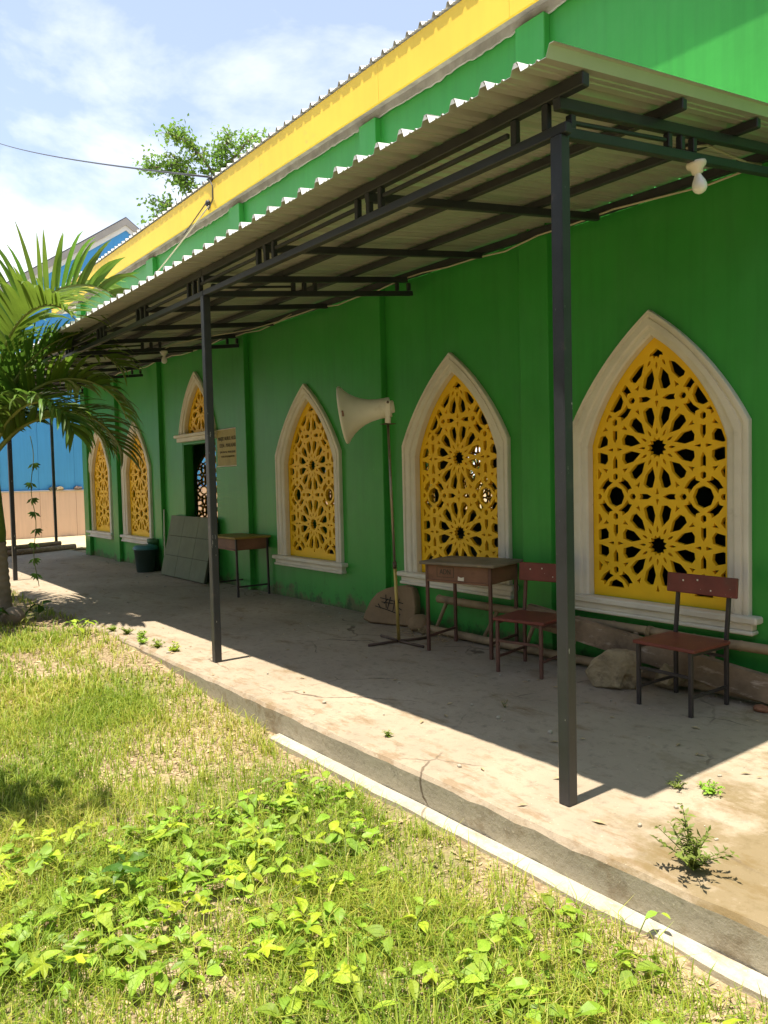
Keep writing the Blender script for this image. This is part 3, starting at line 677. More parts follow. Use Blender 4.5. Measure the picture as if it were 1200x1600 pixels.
# overhead line and the drop wire on the fascia
hp = Vector((-9.72, 4.62, 5.53 + .05))
tag(MB().tube(sag((-38, 7.6, 16.9), hp, .14, 24), .016, 6).build('overhead_power_line', M_blackcable, smooth=True), 'dark overhead power line running to the yellow fascia', 'cable')
tag(MB().tube(sag((-60, 9, 22), (-34, 4.2, 12.2), .5, 12), .014, 5).build('overhead_power_line', M_blackcable, smooth=True), 'second thin power line far left in the sky', 'cable')
dw = empty('service_wire', (-9.7, 4.65, 5.4), 0, 'grey service wire hooked on the yellow fascia and dropping to the canopy', 'cable')
DO = Vector((-9.7, 4.65, 5.4))
MB().lathe([(0, 0), (.035, 0), (.045, .02), (.035, .05), (0, .06)], 12, (-9.72, 4.655, 5.56), (0, -1, 0)).build('insulator', M_blackcable, dw, True, DO)
MB().lathe([(0, 0), (.035, 0), (.05, .02), (.035, .05), (0, .06)], 12, (-9.82, 4.655, 5.26), (0, -1, 0)).build('insulator', M_blackcable, dw, True, DO)
MB().tube([(-9.72, 4.61, 5.56), (-9.60, 4.60, 5.42), (-9.60, 4.60, 5.25), (-9.78, 4.62, 5.16), (-9.82, 4.61, 5.28)], .009, 6).build('wire_loop', M_blackcable, dw, True, DO)
MB().tube([(-9.82, 4.61, 5.27), (-10.3, 4.63, 5.16), (-10.7, 4.65, 5.07)], .008, 6).build('wire_loop', M_blackcable, dw, True, DO)
MB().tube(sag((-9.75, 4.61, 5.20), (-14.2, 3.9, 3.50), .10, 12), .009, 6).build('drop_wire', M_cable, dw, True, DO)

# ------------------------------------------------------------------ sign
sg = empty('wall_sign', (-9.80, YW, 1.93), 0, 'yellow name board with dark lettering on the wall beside the doorway', 'sign')
MB().box((0, -.014, 0), (.62, .018, .52), .003).build('board', M_sign, sg)
for z_, h in ((.257, .012), (-.257, .014)): MB().box((0, -.020, z_), (.635, .026, h), .003).build('trim', M_cream, sg)
MX = Matrix.Rotation(math.pi / 2, 4, 'X')
for tx, z_, h, wd in (('MASJID NURUL HUDA', .125, .075, .58), ('DESA : MAKASAR', .030, .075, .50), ('JALAN AL MAKASAR', -.062, .042, .48), ('KODE POS KABUPATEN', -.125, .036, .40)):
    text_mesh(tx, h, sg, M_ink, Matrix.Translation((.02, -.0245, z_)) @ MX, 'lettering', wd)
bo = MB()
for a, b, c, d in ((-.24, -.20, .004, .14), (.24, -.20, .004, .14)): pass

# ------------------------------------------------------------------ school furniture
def chair(loc, rz, label, seat_mt, leg_mt, sw=.42, sd=.40, sh=.405, top=.79, bw=.48, bh=.125, back_lean=.045):
    e = empty('school_chair', loc, R(rz), label, 'chair', 'red school chairs')
    fx, fy, by = .178, -.19, .19
    t = .024
    MB().box((0, -.01, sh - .010), (sw, sd, .022), .005).build('seat', seat_mt, e)
    for s in (-1, 1):
        MB().bar((s * fx, fy, 0), (s * fx, fy, sh - .021), t, t, .003).build('leg', leg_mt, e)
        b = MB(); b.bar((s * (fx - .004), by + .012, 0), (s * (fx - .004), by + .012, sh), t, t, .003)
        b.bar((s * (fx - .004), by + .012, sh - .004), (s * (fx - .004), by + .012 + back_lean, top - .01), t * .98, t * .98, .003); b.build('back_leg', leg_mt, e)
        MB().bar((s * fx, fy + .012, .115), (s * fx, by, .115), .016, .018, .002).build('stretcher', leg_mt, e)
        MB().bar((s * fx, fy + .012, sh - .034), (s * fx, by, sh - .034), .018, .022, .002).build('seat_rail', leg_mt, e)
    MB().bar((-fx + .012, fy, .235), (fx - .012, fy, .235), .018, .018, .002).build('stretcher', leg_mt, e)
    MB().bar((-fx + .012, by + .012, .30), (fx - .012, by + .012, .30), .016, .018, .002).build('stretcher', leg_mt, e)
    zc_ = top - bh / 2; yb = by + .012 + back_lean * .85 - t / 2 - .011
    MB().box((0, yb, zc_), (bw, .020, bh), .005, Matrix.Rotation(-.10, 3, 'X')).build('backrest', seat_mt, e)
    for q in ((-.12, .02), (.07, -.03), (-.02, .03)):
        MB().box((q[0], yb - .012, zc_ + q[1]), (.011, .004, .011), .002).build('screw', M_cream, e)
    return e
chair((-2.605, 4.305, 0), -1.5, 'school chair with dark steel legs in front of the nearest window', M_maroon, M_darksteel)
chair((-3.80, 4.275, 0), 12.5, 'school chair with red steel legs beside the brown desk, behind the near post', M_maroon, M_brownsteel, top=.775, bh=.14, bw=.44)
def desk(loc, rz, label, top_mt, body_mt, leg_mt, w=.62, d=.45, h=.755, text=None, taper=0):
    e = empty('school_desk', loc, R(rz), label, 'desk', 'school desks')
    MB().box((0, -.005, h - .013), (w + .09, d + .05, .026), .006).build('desk_top', top_mt, e)
    bz = h - .027 - .068
    MB().box((0, -d / 2 + .012, bz), (w - .05, .018, .130), .003).build('front_panel', body_mt, e)
    MB().box((0, d / 2 - .012, bz), (w - .05, .018, .130), .003).build('rear_panel', body_mt, e)
    for s in (-1, 1):
        MB().box((s * (w / 2 - .012), 0, bz), (.018, d - .05, .132), .003).build('side_panel', body_mt, e)
        for yy in (-1, 1):
            MB().bar((s * (w / 2 - .012 + taper), yy * (d / 2 - .012), 0), (s * (w / 2 - .012), yy * (d / 2 - .012), h - .028), .026, .026, .003).build('leg', leg_mt, e)
        MB().bar((s * (w / 2 - .012), -d / 2 + .02, .125), (s * (w / 2 - .012), d / 2 - .02, .125), .018, .020, .002).build('stretcher', leg_mt, e)
    MB().box((0, 0, bz - .070), (w - .06, d - .06, .010), .002).build('shelf_board', body_mt, e)
    MB().bar((-w / 2 + .02, -d / 2 - .002, bz - .062), (w / 2 - .02, -d / 2 - .002, bz - .068), .016, .018, .002).build('front_rail', body_mt, e)
    if text:
        text_mesh(text, .062, e, M_boardedge, Matrix.Translation((-.115, -d / 2 + .0015, bz + .012)) @ MX, 'lettering', .105)
        fr_ = MB(); y_ = -d / 2 + .0022
        for c_, s_ in (((-.115, y_, bz + .052), (.16, .002, .003)), ((-.115, y_, bz - .030), (.16, .002, .003)), ((-.195, y_, bz + .011), (.003, .002, .08)), ((-.035, y_, bz + .011), (.003, .002, .08))): fr_.box(c_, s_)
        fr_.build('marker_outline', M_boardedge, e)
        MB().add([(.005, -d / 2 + .001, bz - .050), (.062, -d / 2 + .001, bz - .052), (.064, -d / 2 + .001, bz - .020), (.036, -d / 2 + .001, bz - .026), (.008, -d / 2 + .001, bz - .016)], [(0, 1, 2, 3, 4)]).build('sticker', M_cream, e)
    return e
desk((-4.575, 4.415, 0), 15, 'worn brown school desk with grey top below the second window', M_desktop, M_deskwood, M_brownsteel, text='ADN')
desk((-9.02, 4.545, 0), 0, 'school desk with olive yellow top beside the leaning board', M_desktop_y, M_deskwood, M_darksteel, w=.68, d=.46, taper=.02)

# ------------------------------------------------------------------ loudspeaker and stand
st = empty('speaker_stand', (-5.22, 4.14, 0), 0, 'thin steel tube stand with crossed feet carrying the horn loudspeaker', 'stand')
MB().tube([(0, 0, .02), (-.035, 0, .70)], .0145, 10).build('lower_tube', M_brass, st, True)
MB().tube([(-.034, 0, .66), (-.085, 0, 1.93)], .0115, 10).build('upper_tube', M_chrome, st, True)
MB().tube([(-.034, 0, .655), (-.036, 0, .715)], .0175, 10).build('collar', M_rust, st, True)
MB().tube([(-.036, 0, .695), (-.004, -.03, .672)], .006, 6).build('clamp_screw', M_rust, st, True)
for dx_, dy_ in ((-.06, -.29), (.31, .02), (-.31, .04), (.06, .29)):
    MB().tube([(0, 0, .018), (dx_, dy_, .013)], .012, 8).build('foot', M_rust, st, True)
hs = empty('horn_loudspeaker', (-5.30, 4.14, 2.03), 0, 'cream horn loudspeaker on the thin steel stand', 'loudspeaker')
ax = Vector((-.66, -.74, -.14)).normalized()
prof = [(.0, -.015), (.085, -.012), (.088, .0), (.086, .04), (.088, .10), (.098, .17), (.116, .23), (.143, .285), (.178, .335), (.215, .372), (.242, .392), (.252, .402), (.255, .412), (.250, .420), (.240, .418), (.205, .380), (.165, .330), (.125, .27), (.095, .20), (.075, .12), (.06, .06), (0, .05)]
o0 = Vector((.02, .0, .04))
MB().lathe(prof, 40, o0, ax).build('bell', M_speaker, hs, True)
MB().lathe([(0, -.045), (.045, -.043), (.055, -.035), (.055, -.012)], 20, o0, ax).build('driver', M_speaker, hs, True)
MB().lathe([(0, .06), (.03, .062), (.06, .10), (.066, .20), (.06, .28), (.03, .30), (0, .302)], 20, o0, ax).build('inner_horn', M_speaker, hs, True)
side = ax.cross(Vector((0, 0, 1))).normalized()
for s in (-1, 1):
    pz = o0 + side * s * .098 + ax * .005
    MB().bar(pz + Vector((0, 0, .05)), Vector((-.005, 0, -.10)) + side * s * .075, .042, .007, .002, side).build('bracket_arm', M_white, hs)
    MB().lathe([(0, 0), (.012, 0), (.012, .008), (0, .009)], 10, pz + Vector((0, 0, .035)) + side * s * .004, side * s).build('bolt', M_rust, hs)
MB().box((-.005, 0, -.104), (.10, .10, .006), .001).build('bracket_base', M_rust, hs)
ra = (Vector((.77, .0, .05)) - ax * ax.dot(Vector((.77, .0, .05)))).normalized()
MB().box(o0 + ax * .398 + ra * .238, (.05, .012, .04), .003, Matrix((ax.cross(ra), ra, ax)).transposed()).build('badge', M_deskwood, hs)

# ------------------------------------------------------------------ stones, debris on the terrace
def rock_mesh(seed, dims, rough=.22, sub=3, flat=0.0):
    bm = bmesh.new(); bmesh.ops.create_icosphere(bm, subdivisions=sub, radius=1.0)
    for v in bm.verts:
        d = v.co.normalized(); q = Vector((d.x * 1.3 + seed, d.y * 1.3, d.z * 1.3))
        k = 1 + rough * (mnoise.noise(q) * 1.2 + .5 * mnoise.noise(q * 2.3) + .22 * mnoise.noise(q * 5.1))
        k = min(k, 1.12)
        v.co = Vector((d.x * dims[0] * k, d.y * dims[1] * k, d.z * dims[2] * k))
    zmin = min(v.co.z for v in bm.verts)
    for v in bm.verts: v.co.z = max(v.co.z - zmin * .82, 0.0)
    me = bpy.data.meshes.new('stone'); bm.to_mesh(me); bm.free(); return me
def boulder_mesh(seed, dims, planes=17):
    rg = random.Random(seed); bm = bmesh.new(); bmesh.ops.create_icosphere(bm, subdivisions=4, radius=1.0); pn = []
    for i in range(planes):
        v = Vector((rg.gauss(0, 1), rg.gauss(0, 1), rg.gauss(0, 1))).normalized(); pn.append((v, rg.uniform(.72, 1.0)))
    for v in bm.verts:
        d = v.co.normalized(); r_ = min([h_ / max(d.dot(n_), .02) for n_, h_ in pn] + [1.25])
        r_ *= 1 + .05 * mnoise.noise(d * 3.1 + Vector((seed, 0, 0))) + .03 * mnoise.noise(d * 8)
        c_ = max(0, .42 - (d - Vector((.62, -.62, -.55))).length) * .9            # hollow under the right-hand side
        v.co = Vector((d.x * dims[0], d.y * dims[1], d.z * dims[2])) * (r_ - c_)
    zmin = min(v.co.z for v in bm.verts)
    for v in bm.verts: v.co.z = max(v.co.z - zmin * .86, 0.0)
    me = bpy.data.meshes.new('stone'); bm.to_mesh(me); bm.free(); return me
o = link('boulder', boulder_mesh(9, (.175, .15, .165), 22), M_rock); o.location = (-3.12, 4.36, 0); o.rotation_euler = (0, 0, R(25)); tag(o, 'rough tan boulder lying by the chair with dark legs', 'stone')
o = link('boulder_chip', boulder_mesh(13, (.10, .09, .08), 18), M_rock); o.location = (-2.86, 4.56, 0); tag(o, 'smaller tan stone behind the boulder, under the nearest chair', 'stone')
bs_ = MB(); prof2 = [(-.37, .03), (-.36, .10), (-.31, .22), (-.24, .30), (-.14, .355), (-.02, .385), (.10, .40), (.17, .38), (.21, .30), (.235, .18), (.24, .06), (.22, .0), (-.28, .0)]
n_ = len(prof2)
for y_, kk in ((-.055, .94), (-.035, 1.0), (.035, 1.0), (.055, .94)):
    bs_.v += [(x * kk + .006 * mnoise.noise(Vector((x * 9, y_ * 40, z))), y_ + .008 * mnoise.noise(Vector((x * 7, z * 7, y_))), .19 + (z - .19) * kk) for x, z in prof2]
for i in range(3):
    for j in range(n_): bs_.f.append((i * n_ + j, i * n_ + (j + 1) % n_, (i + 1) * n_ + (j + 1) % n_, (i + 1) * n_ + j))
bs_.f.append(tuple(range(n_))[::-1]); bs_.f.append(tuple(3 * n_ + j for j in range(n_)))
slab = empty('inscribed_stone', (-5.86, 4.62, 0), R(20), 'flat brown stone slab with black scribbled writing leaning on the wall', 'stone')
sl_ = bs_.build('slab', M_rockb, slab); sl_.rotation_euler = (R(-14), 0, 0)
ink = MB()
for x0_, z0_, x1_, z1_ in ((-.18, .255, -.04, .235), (-.04, .235, .09, .215), (-.23, .17, -.10, .145), (-.10, .145, .07, .105), (-.12, .29, -.10, .16), (-.06, .27, -.085, .15), (.0, .30, -.02, .13), (-.16, .215, -.02, .205), (.04, .26, .02, .12), (-.20, .195, -.16, .15), (-.13, .20, -.09, .25), (.02, .18, .08, .15), (.05, .12, .06, .09)):
    ink.bar((x0_, -.0635, z0_), (x1_, -.0635, z1_), .003, .008, 0)
ink.build('ink_writing', M_ink, sl_)
o = link('round_stone', rock_mesh(8.8, (.12, .11, .085), .12, 3), M_rockb, smooth=True); o.location = (-5.50, 4.62, 0); tag(o, 'rounded brown stone beside the inscribed slab at the wall', 'stone')
o = link('round_stone', rock_mesh(3.8, (.13, .12, .11), .10, 3), mat('grey_round_stone', (.27, .21, .16), .9, .15, 4, .2, 40), smooth=True); o.location = (-9.0, 1.80, lawn_z(-9, 1.8) - .02); tag(o, 'smooth grey round stone on the soil beside the palm', 'stone')
db = MB()
for i in range(260):
    a = random.uniform(0, 6.28); r_ = abs(random.gauss(0, .16)); p = Vector((-5.33 + r_ * 1.5 * math.cos(a), 4.56 + r_ * .75 * math.sin(a), .004 + max(0, .05 - r_ * .22) * random.random()))
    if p.y > YW - .03: continue
    d = Vector((random.uniform(-1, 1), random.uniform(-1, 1), random.uniform(-.25, .25))).normalized() * random.uniform(.012, .04)
    db.bar(p - d, p + d, random.uniform(.003, .012), .002, 0)
tag(db.build('wood_chip_heap', M_debris), 'heap of dry wood chips by the round stone at the wall', 'debris', kind='stuff')
gr = MB()
for i in range(420):
    x = -random.random() ** 1.6 * 15.5 - .8; y = random.uniform(YE + .04, YW - .02); s = random.choice((.004, .006, .008, .012, .018)) * random.uniform(.6, 1.2)
    if random.random() < .5: y = YW - .02 - abs(random.gauss(0, .15))
    gr.box((x, y, s * .35), (s * random.uniform(.7, 2), s, s * .8), s * .2, Matrix.Rotation(random.uniform(0, 3), 3, 'Z'))
tag(gr.build('grit', M_kerb), 'loose grit and crumbs scattered over the terrace floor', kind='stuff')
lf = MB()
for i in range(120):
    x = -random.random() ** 1.4 * 14 - .9; y = random.uniform(YE + .05, YW - .1); a = random.uniform(0, 6.28); s = random.uniform(.012, .035)
    d = Vector((math.cos(a), math.sin(a), 0)); q = Vector((-d.y, d.x, 0)); p = Vector((x, y, .006))
    lf.add([p - d * s, p + q * s * .35 + Vector((0, 0, .004)), p + d * s, p - q * s * .35 + Vector((0, 0, .006))], [(0, 1, 2, 3)])
tag(lf.build('fallen_leaves', M_debris), 'dry fallen leaf scraps on the terrace floor', kind='stuff')

# ------------------------------------------------------------------ bamboo ladder and plank along the wall
ld = empty('bamboo_ladder', (-3.8, 4.65, 0), 0, 'old bamboo ladder lying on its side along the foot of the wall', 'ladder'); LO = Vector((-3.8, 4.65, 0))
def bam(p0, p1, r, n=9, name='rail'):
    p0 = Vector(p0); p1 = Vector(p1); pts = []; rr = []; L_ = (p1 - p0).length; k = int(L_ / .32) + 1
    for i in range(k):
        for t, q in ((0, 1.0), (.04, 1.13), (.08, 1.0)):
            u = (i + t) / k; w = Vector((0, .006 * mnoise.noise(Vector((u * 9, r * 50, 0))), .008 * mnoise.noise(Vector((u * 7, 3, r * 60)))))
            pts.append(p0.lerp(p1, u) + w); rr.append(r * q * (1 - .12 * u))
    pts.append(p1); rr.append(r * .88)
    return MB().tube(pts, rr, n).build(name, M_bamboo, ld, True, LO)
bam((-5.32, 4.70, .315), (-1.2, 4.745, .335), .036); bam((-5.45, 4.60, .045), (-1.3, 4.66, .05), .036)
for x, dx_ in ((-5.20, -.06), (-4.55, -.10), (-4.12, -.05), (-3.70, -.03), (-3.20, .02), (-2.62, .01)):
    bam((x, 4.705, .315), (x + dx_, 4.615, .055), .019, 7, 'rung')
for x in (-3.15, -4.13):
    for k_ in range(3):
        MB().tube([(x + .012 * k_ + .045 * math.cos(0), 4.708 + .044 * math.cos(a), .322 + .044 * math.sin(a)) for a in np.linspace(0, 6.28, 13)], .005, 5).build('rope_lashing', M_rope, ld, True, LO)
pl = MB(); p0 = Vector((-4.10, 4.58, .30)); p1 = Vector((-1.75, 4.62, .02)); n = 26
for i in range(n + 1):
    t = i / n; c = p0.lerp(p1, t); h = .15 + .012 * mnoise.noise(Vector((t * 9, 0, 0))); w = .022
    zz = .008 * mnoise.noise(Vector((t * 13, 2, 0)))
    pl.v += [(c.x, c.y - w - .03, c.z - h / 2 + zz + .045), (c.x, c.y - w + .005, c.z + h / 2 + zz + .045), (c.x, c.y + w + .005, c.z + h / 2 + .05), (c.x, c.y + w - .03, c.z - h / 2 + .05)]
for i in range(n):
    for j in range(4): pl.f.append((i * 4 + j, (i + 1) * 4 + j, (i + 1) * 4 + (j + 1) % 4, i * 4 + (j + 1) % 4))
pl.f.append((0, 1, 2, 3)); pl.f.append((n * 4 + 3, n * 4 + 2, n * 4 + 1, n * 4))
o = pl.build('wooden_plank', M_wood); clean_normals(o); tag(o, 'weathered wooden plank sloping down behind the boulder and nearest chair', 'plank')
o = link('brick_bit', rock_mesh(1.2, (.05, .035, .025), .2, 2), mat('broken_brick', (.24, .11, .06), .9, .2, 9, .3)); o.location = (-2.22, 4.52, 0); tag(o, 'small broken brick piece beside the end of the plank', 'brick')

# ------------------------------------------------------------------ leaning board, bins
bd = empty('leaning_board', (-10.93, 4.62, 0), 0, 'grey green panelled board leaning against the wall below the doorway', 'board')
bdm = MB().box((0, 0, .475), (1.62, .03, .95), .004).build('board_core', M_boardedge, bd); lean = R(-13); bdm.rotation_euler = (lean, 0, 0); bdm.location = (0, -.08, .01)
xs_ = (-.81, -.27, .27, .81); zs_ = (.0, .32, .63, .95)
for i in range(3):
    for j in range(3):
        MB().box(((xs_[i] + xs_[i + 1]) / 2, -.019, (zs_[j] + zs_[j + 1]) / 2), (xs_[i + 1] - xs_[i] - .006, .010, zs_[j + 1] - zs_[j] - .006), .002).build('panel', M_board, bdm)
MB().bar((-12.02, YW - .03, .03), (-11.97, YW - .03, .62), .03, .02, .003)
tag(MB().tube([(-12.02, 4.70, 0), (-12.16, 4.775, 1.02)], .012, 7).build('thin_stick', M_cream, smooth=True), 'thin pale stick leaning on the wall beside the bin', 'stick')
bn = empty('waste_bin', (-12.38, 4.52, 0), 0, 'dark green plastic waste bin with blue lid against the wall', 'bin')
MB().lathe([(0, 0), (.145, 0), (.15, .01), (.185, .36), (.195, .365), (.195, .385)], 24).build('bin_body', M_bin, bn, True)
MB().lathe([(.200, .37), (.205, .40), (.17, .435), (.10, .45), (0, .452)], 24).build('bin_lid', M_binlid, bn, True)
bk = empty('green_bucket', (-12.46, 4.70, 0), 0, 'green plastic bucket standing behind the waste bin', 'bucket')
MB().lathe([(0, 0), (.09, 0), (.10, .46), (.115, .47), (.115, .53), (.10, .53), (.09, .40), (0, .39)], 20).build('bucket_body', M_bucketgreen, bk, True)

# logs at the far end of the terrace
for i, (a, b, r_) in enumerate((((-17.4, 3.3, .06), (-18.2, 5.0, .06), .06), ((-17.9, 3.2, .05), (-18.4, 4.9, .05), .05), ((-17.65, 3.3, .15), (-18.25, 4.7, .15), .05))):
    tag(MB().tube([a, b], r_, 10).build('timber_log', M_wood, smooth=True), ('brown timber log lying across the far end of the terrace', 'thinner timber log behind the others at the far terrace end', 'timber log resting on top of two others at the terrace end')[i], 'log', 'logs at the far end of the terrace')

# ------------------------------------------------------------------ blue building behind
bb = empty('blue_building', (-23.6, 8.35, -.1), 0, 'blue gabled building with salmon lower wall behind the terrace', 'building'); BBO = Vector((-23.6, 8.35, -.1))
PK, RS, XB = 9.42, .71, -23.6
def rk(y): return PK - RS * abs(y - 8.35)
ys = np.arange(-1.45, 18.2, 1.0)
for a in ys:
    b = a + .994
    MB().box((XB + .05, (a + b) / 2, .62), (.12, b - a, 1.34), .004).build('lower_panel', M_pink, bb, off=BBO)
    top = [(a, rk(a) - .02)] + ([(8.35, rk(8.35) - .02)] if a < 8.35 < b else []) + [(b, rk(b) - .02)]
    P = [(a, 1.30)] + [(b, 1.30)] + top[::-1]; n = len(P); m = MB()
    m.v += [(XB + .06, y, z) for y, z in P] + [(XB - .06, y, z) for y, z in P]
    m.f.append(tuple(range(n))); m.f.append(tuple(range(n, 2 * n))[::-1])
    for i in range(n): m.f.append((i, n + i, n + (i + 1) % n, (i + 1) % n))
    m.build('upper_panel', M_blue, bb, off=BBO)
MB().box((XB + .02, 8.35, 1.305), (.24, 19.8, .05), .01).build('ledge', M_greyroof, bb, off=BBO)
for s in (-1, 1):
    y1 = 8.35 + s * 10.2
    def slab_(x0, x1, dz0, dz1, mt, nm):
        m = MB(); m.v += [(x, y, rk(y) + d) for x in (x0, x1) for y, d in ((8.35, dz0), (y1, dz0), (y1, dz1), (8.35, dz1))]
        m.f += [(0, 1, 2, 3), (7, 6, 5, 4), (0, 4, 5, 1), (3, 2, 6, 7), (1, 5, 6, 2), (0, 3, 7, 4)]; return m.build(nm, mt, bb, off=BBO)
    slab_(XB - .3, XB + .10, -.20, -.05, M_whitepaint, 'white_trim'); slab_(XB - .5, XB + .14, -.05, .16, M_greyroof, 'rake_board'); slab_(XB - 14, XB + .12, .165, .20, M_darkroof, 'roof')
MB().box((XB - 7, 8.35, 2), (13.5, 19.0, 4.3)).build('body', M_blue, bb, off=BBO)
# chipped debris on the ledge
for i, (y_, mt_) in enumerate(((6.6, M_rust), (7.3, M_white), (5.9, M_boardedge), (7.7, M_cream), (6.1, M_rock))):
    o = link('ledge_rubble', rock_mesh(i * 1.7, (.10, .12, .06), .4, 2), mt_); o.location = (XB + .12, y_, 1.33); tag(o, ('small rusty lump on the ledge of the salmon wall', 'small white lump on the ledge of the salmon wall', 'small dark lump on the ledge of the salmon wall', 'small cream lump on the ledge of the salmon wall', 'small tan lump on the ledge of the salmon wall')[i], 'rubble', 'rubble on the ledge')

# ------------------------------------------------------------------ vegetation
def quads(name, P, D, N, Ln, Wd, mt, parent=None):
    """many small leaf rhombs as one mesh (numpy): position, direction, normal-ish, length, width"""
    D /= np.linalg.norm(D, axis=1)[:, None]; S = np.cross(D, N); S /= (np.linalg.norm(S, axis=1)[:, None] + 1e-9); U = np.cross(S, D)
    n = len(P); V = np.empty((n, 4, 3)); V[:, 0] = P; V[:, 1] = P + D * Ln[:, None] * .5 + S * Wd[:, None] * .5 + U * Ln[:, None] * .06
    V[:, 2] = P + D * Ln[:, None] - U * Ln[:, None] * .10; V[:, 3] = P + D * Ln[:, None] * .5 - S * Wd[:, None] * .5 + U * Ln[:, None] * .06
    me = bpy.data.meshes.new(name); me.vertices.add(n * 4); me.vertices.foreach_set('co', V.ravel()); me.loops.add(n * 4); me.loops.foreach_set('vertex_index', np.arange(n * 4, dtype=np.int32))
    me.polygons.add(n); me.polygons.foreach_set('loop_start', np.arange(0, n * 4, 4, dtype=np.int32)); me.update(calc_edges=True)
    return link(name, me, mt, parent)
def tree(name, base, spec, label, leafn, leaf_len, mt, seed, cat='tree', group=None, trunk_r=.22, clump=.55):
    """spec: list of limb polylines (local); leaves gather round the outer part of each limb"""
    rg = np.random.default_rng(seed); e = empty(name, base, 0, label, cat, group)
    tk = MB(); ends = []
    for li, (pts, r0, r1) in enumerate(spec):
        pts = [Vector(p) for p in pts]; k = len(pts); tk.tube(pts, [r0 + (r1 - r0) * i / (k - 1) for i in range(k)], 8)
        if li: 
            for i in range(1, k):
                for t in (.35, .7, 1.0): ends.append((pts[i - 1].lerp(pts[i], t), i / (k - 1)))
    tw = MB(); P = []
    for c, wt in ends:
        for j in range(5):
            d = Vector(rg.normal(size=3)); d.z *= .6; d = d.normalized() * rg.uniform(.4, 1.0) * clump * (.7 + .6 * wt)
            q = c + d; tw.tube([c, (c + q) / 2 + Vector((0, 0, .06)), q], [.018, .012, .006], 4, False)
            P.append(q); P.append((c + q) / 2)
    tk.build('trunk', M_bark, e, True); tw.build('twigs', M_bark, e, True)
    P = np.array([tuple(p) for p in P]); idx = rg.integers(0, len(P), leafn); C = P[idx] + rg.normal(size=(leafn, 3)) * np.array([.22, .22, .14]) * clump / .55
    D = rg.normal(size=(leafn, 3)); D[:, 2] -= .25; N = rg.normal(size=(leafn, 3)) * .6 + np.array([0, 0, 1.0])
    quads('crown', C, D, N, leaf_len * rg.uniform(.6, 1.2, leafn), leaf_len * .55 * rg.uniform(.7, 1.2, leafn), mt, e); return e
tree('leafy_tree', (-27.5, 13.2, -.2), [
    ([(0, 0, 0), (-.1, 0, 5), (-.4, .1, 9.5), (-.5, .2, 12.1)], .26, .12),
    ([(-.5, .2, 11.9), (-.4, .4, 13.6), (0, 1.0, 14.4), (.4, 1.6, 15.2)], .10, .03),
    ([(-.4, .4, 13.4), (-.2, .6, 14.6), (-.1, .8, 15.2)], .06, .02),
    ([(-.4, .4, 13.5), (-.9, -.1, 14.5), (-1.4, -.7, 15.2), (-1.7, -1.0, 15.35)], .06, .02),
    ([(-.5, .2, 12.0), (-1.2, -.6, 13.3), (-1.6, -1.0, 14.1), (-2.2, -1.8, 14.0)], .09, .03),
    ([(-1.2, -.6, 13.2), (-1.2, -.7, 13.8), (-1.5, -.9, 14.4)], .05, .02),
    ([(-.5, .2, 11.4), (-1.2, -.7, 12.3), (-1.8, -1.4, 12.7)], .08, .03),
    ([(-.5, .2, 11.0), (-1.3, -1.0, 11.6), (-1.9, -1.6, 11.9)], .07, .03),
    ([(-.5, .2, 11.6), (-.1, .7, 12.6), (.2, 1.2, 13.7), (.6, 1.7, 14.2)], .08, .03),
    ([(-.5, .2, 11.4), (-.7, -.2, 12.4), (-.8, -.3, 13.0)], .06, .03)],
    'leafy green tree with yellowing lower leaves rising behind the yellow roof edge', 4600, .20, M_treeleaf, 5, clump=.46)
for i, (x, y, lab) in enumerate(((-14.5, 17.5, 'bushy tree seen through the second window lattice'), (-8.5, 16.8, 'bushy tree seen through the nearest window lattice'), (-20.5, 18, 'bushy tree seen through the third window lattice'))):
    tree('garden_tree', (x, y, -.2), [([(0, 0, 0), (0, 0, 2.2)], .12, .08), ([(0, 0, .6), (-.9, 0, 1.2), (-1.6, 0, 1.6)], .05, .02), ([(0, 0, .8), (.9, 0, 1.4), (1.6, .1, 1.8)], .05, .02), ([(0, 0, 1.6), (-.5, .3, 2.4), (-.8, .3, 3.0)], .05, .02), ([(0, 0, 1.8), (.5, -.2, 2.6), (.8, -.2, 3.2)], .05, .02)],
         lab, 1800, .24, M_hedge, 20 + i, 'tree', 'trees behind the building', .12, .75)

# unseen trees added behind and beside the camera to block low sky light
for i in range(12):
    x, y = (-19 + i * 3.3, -6.6 - .9 * (i % 2)) if i < 9 else (7.5 + .8 * (i % 2), -4.5 + (i - 9) * 3.4); h = 8.2 + 1.2 * math.sin(i * 2.1)
    tree('sky_block_tree', (x, y, -.2), [([(0, 0, 0), (.05, 0, h * .5), (0, .1, h * .8)], .16, .07)] + [([(0, 0, h * (.12 + .11 * k)), (.9 * math.cos(k * 2.4), .9 * math.sin(k * 2.4), h * (.18 + .115 * k)), (1.9 * math.cos(k * 2.4), 1.5 * math.sin(k * 2.4), h * (.20 + .12 * k))], .06, .02) for k in range(8)],
         'unseen dense green tree added off camera to block sky light', 3000, .46, M_hedge, 60 + i, 'tree', 'added trees blocking the sky', .16, .8)
tree('slender_tree', (-5.4, -1.6, -.2), [([(0, 0, 0), (.1, .1, 2.4), (.3, .3, 4.2), (.3, .3, 5.6)], .07, .03), ([(.3, .3, 3.6), (.8, 1.0, 4.2), (1.25, 1.75, 4.4)], .03, .01), ([(.3, .3, 4.4), (-.4, .5, 5.0), (-.8, .6, 5.3)], .03, .01), ([(.3, .3, 4.8), (.8, -.2, 5.6), (1.1, -.4, 6.0)], .03, .01)],
     'slender tree standing left of the lawn, its branch shading the grass', 1500, .16, M_hedge, 90, 'tree', None, .07, .30)

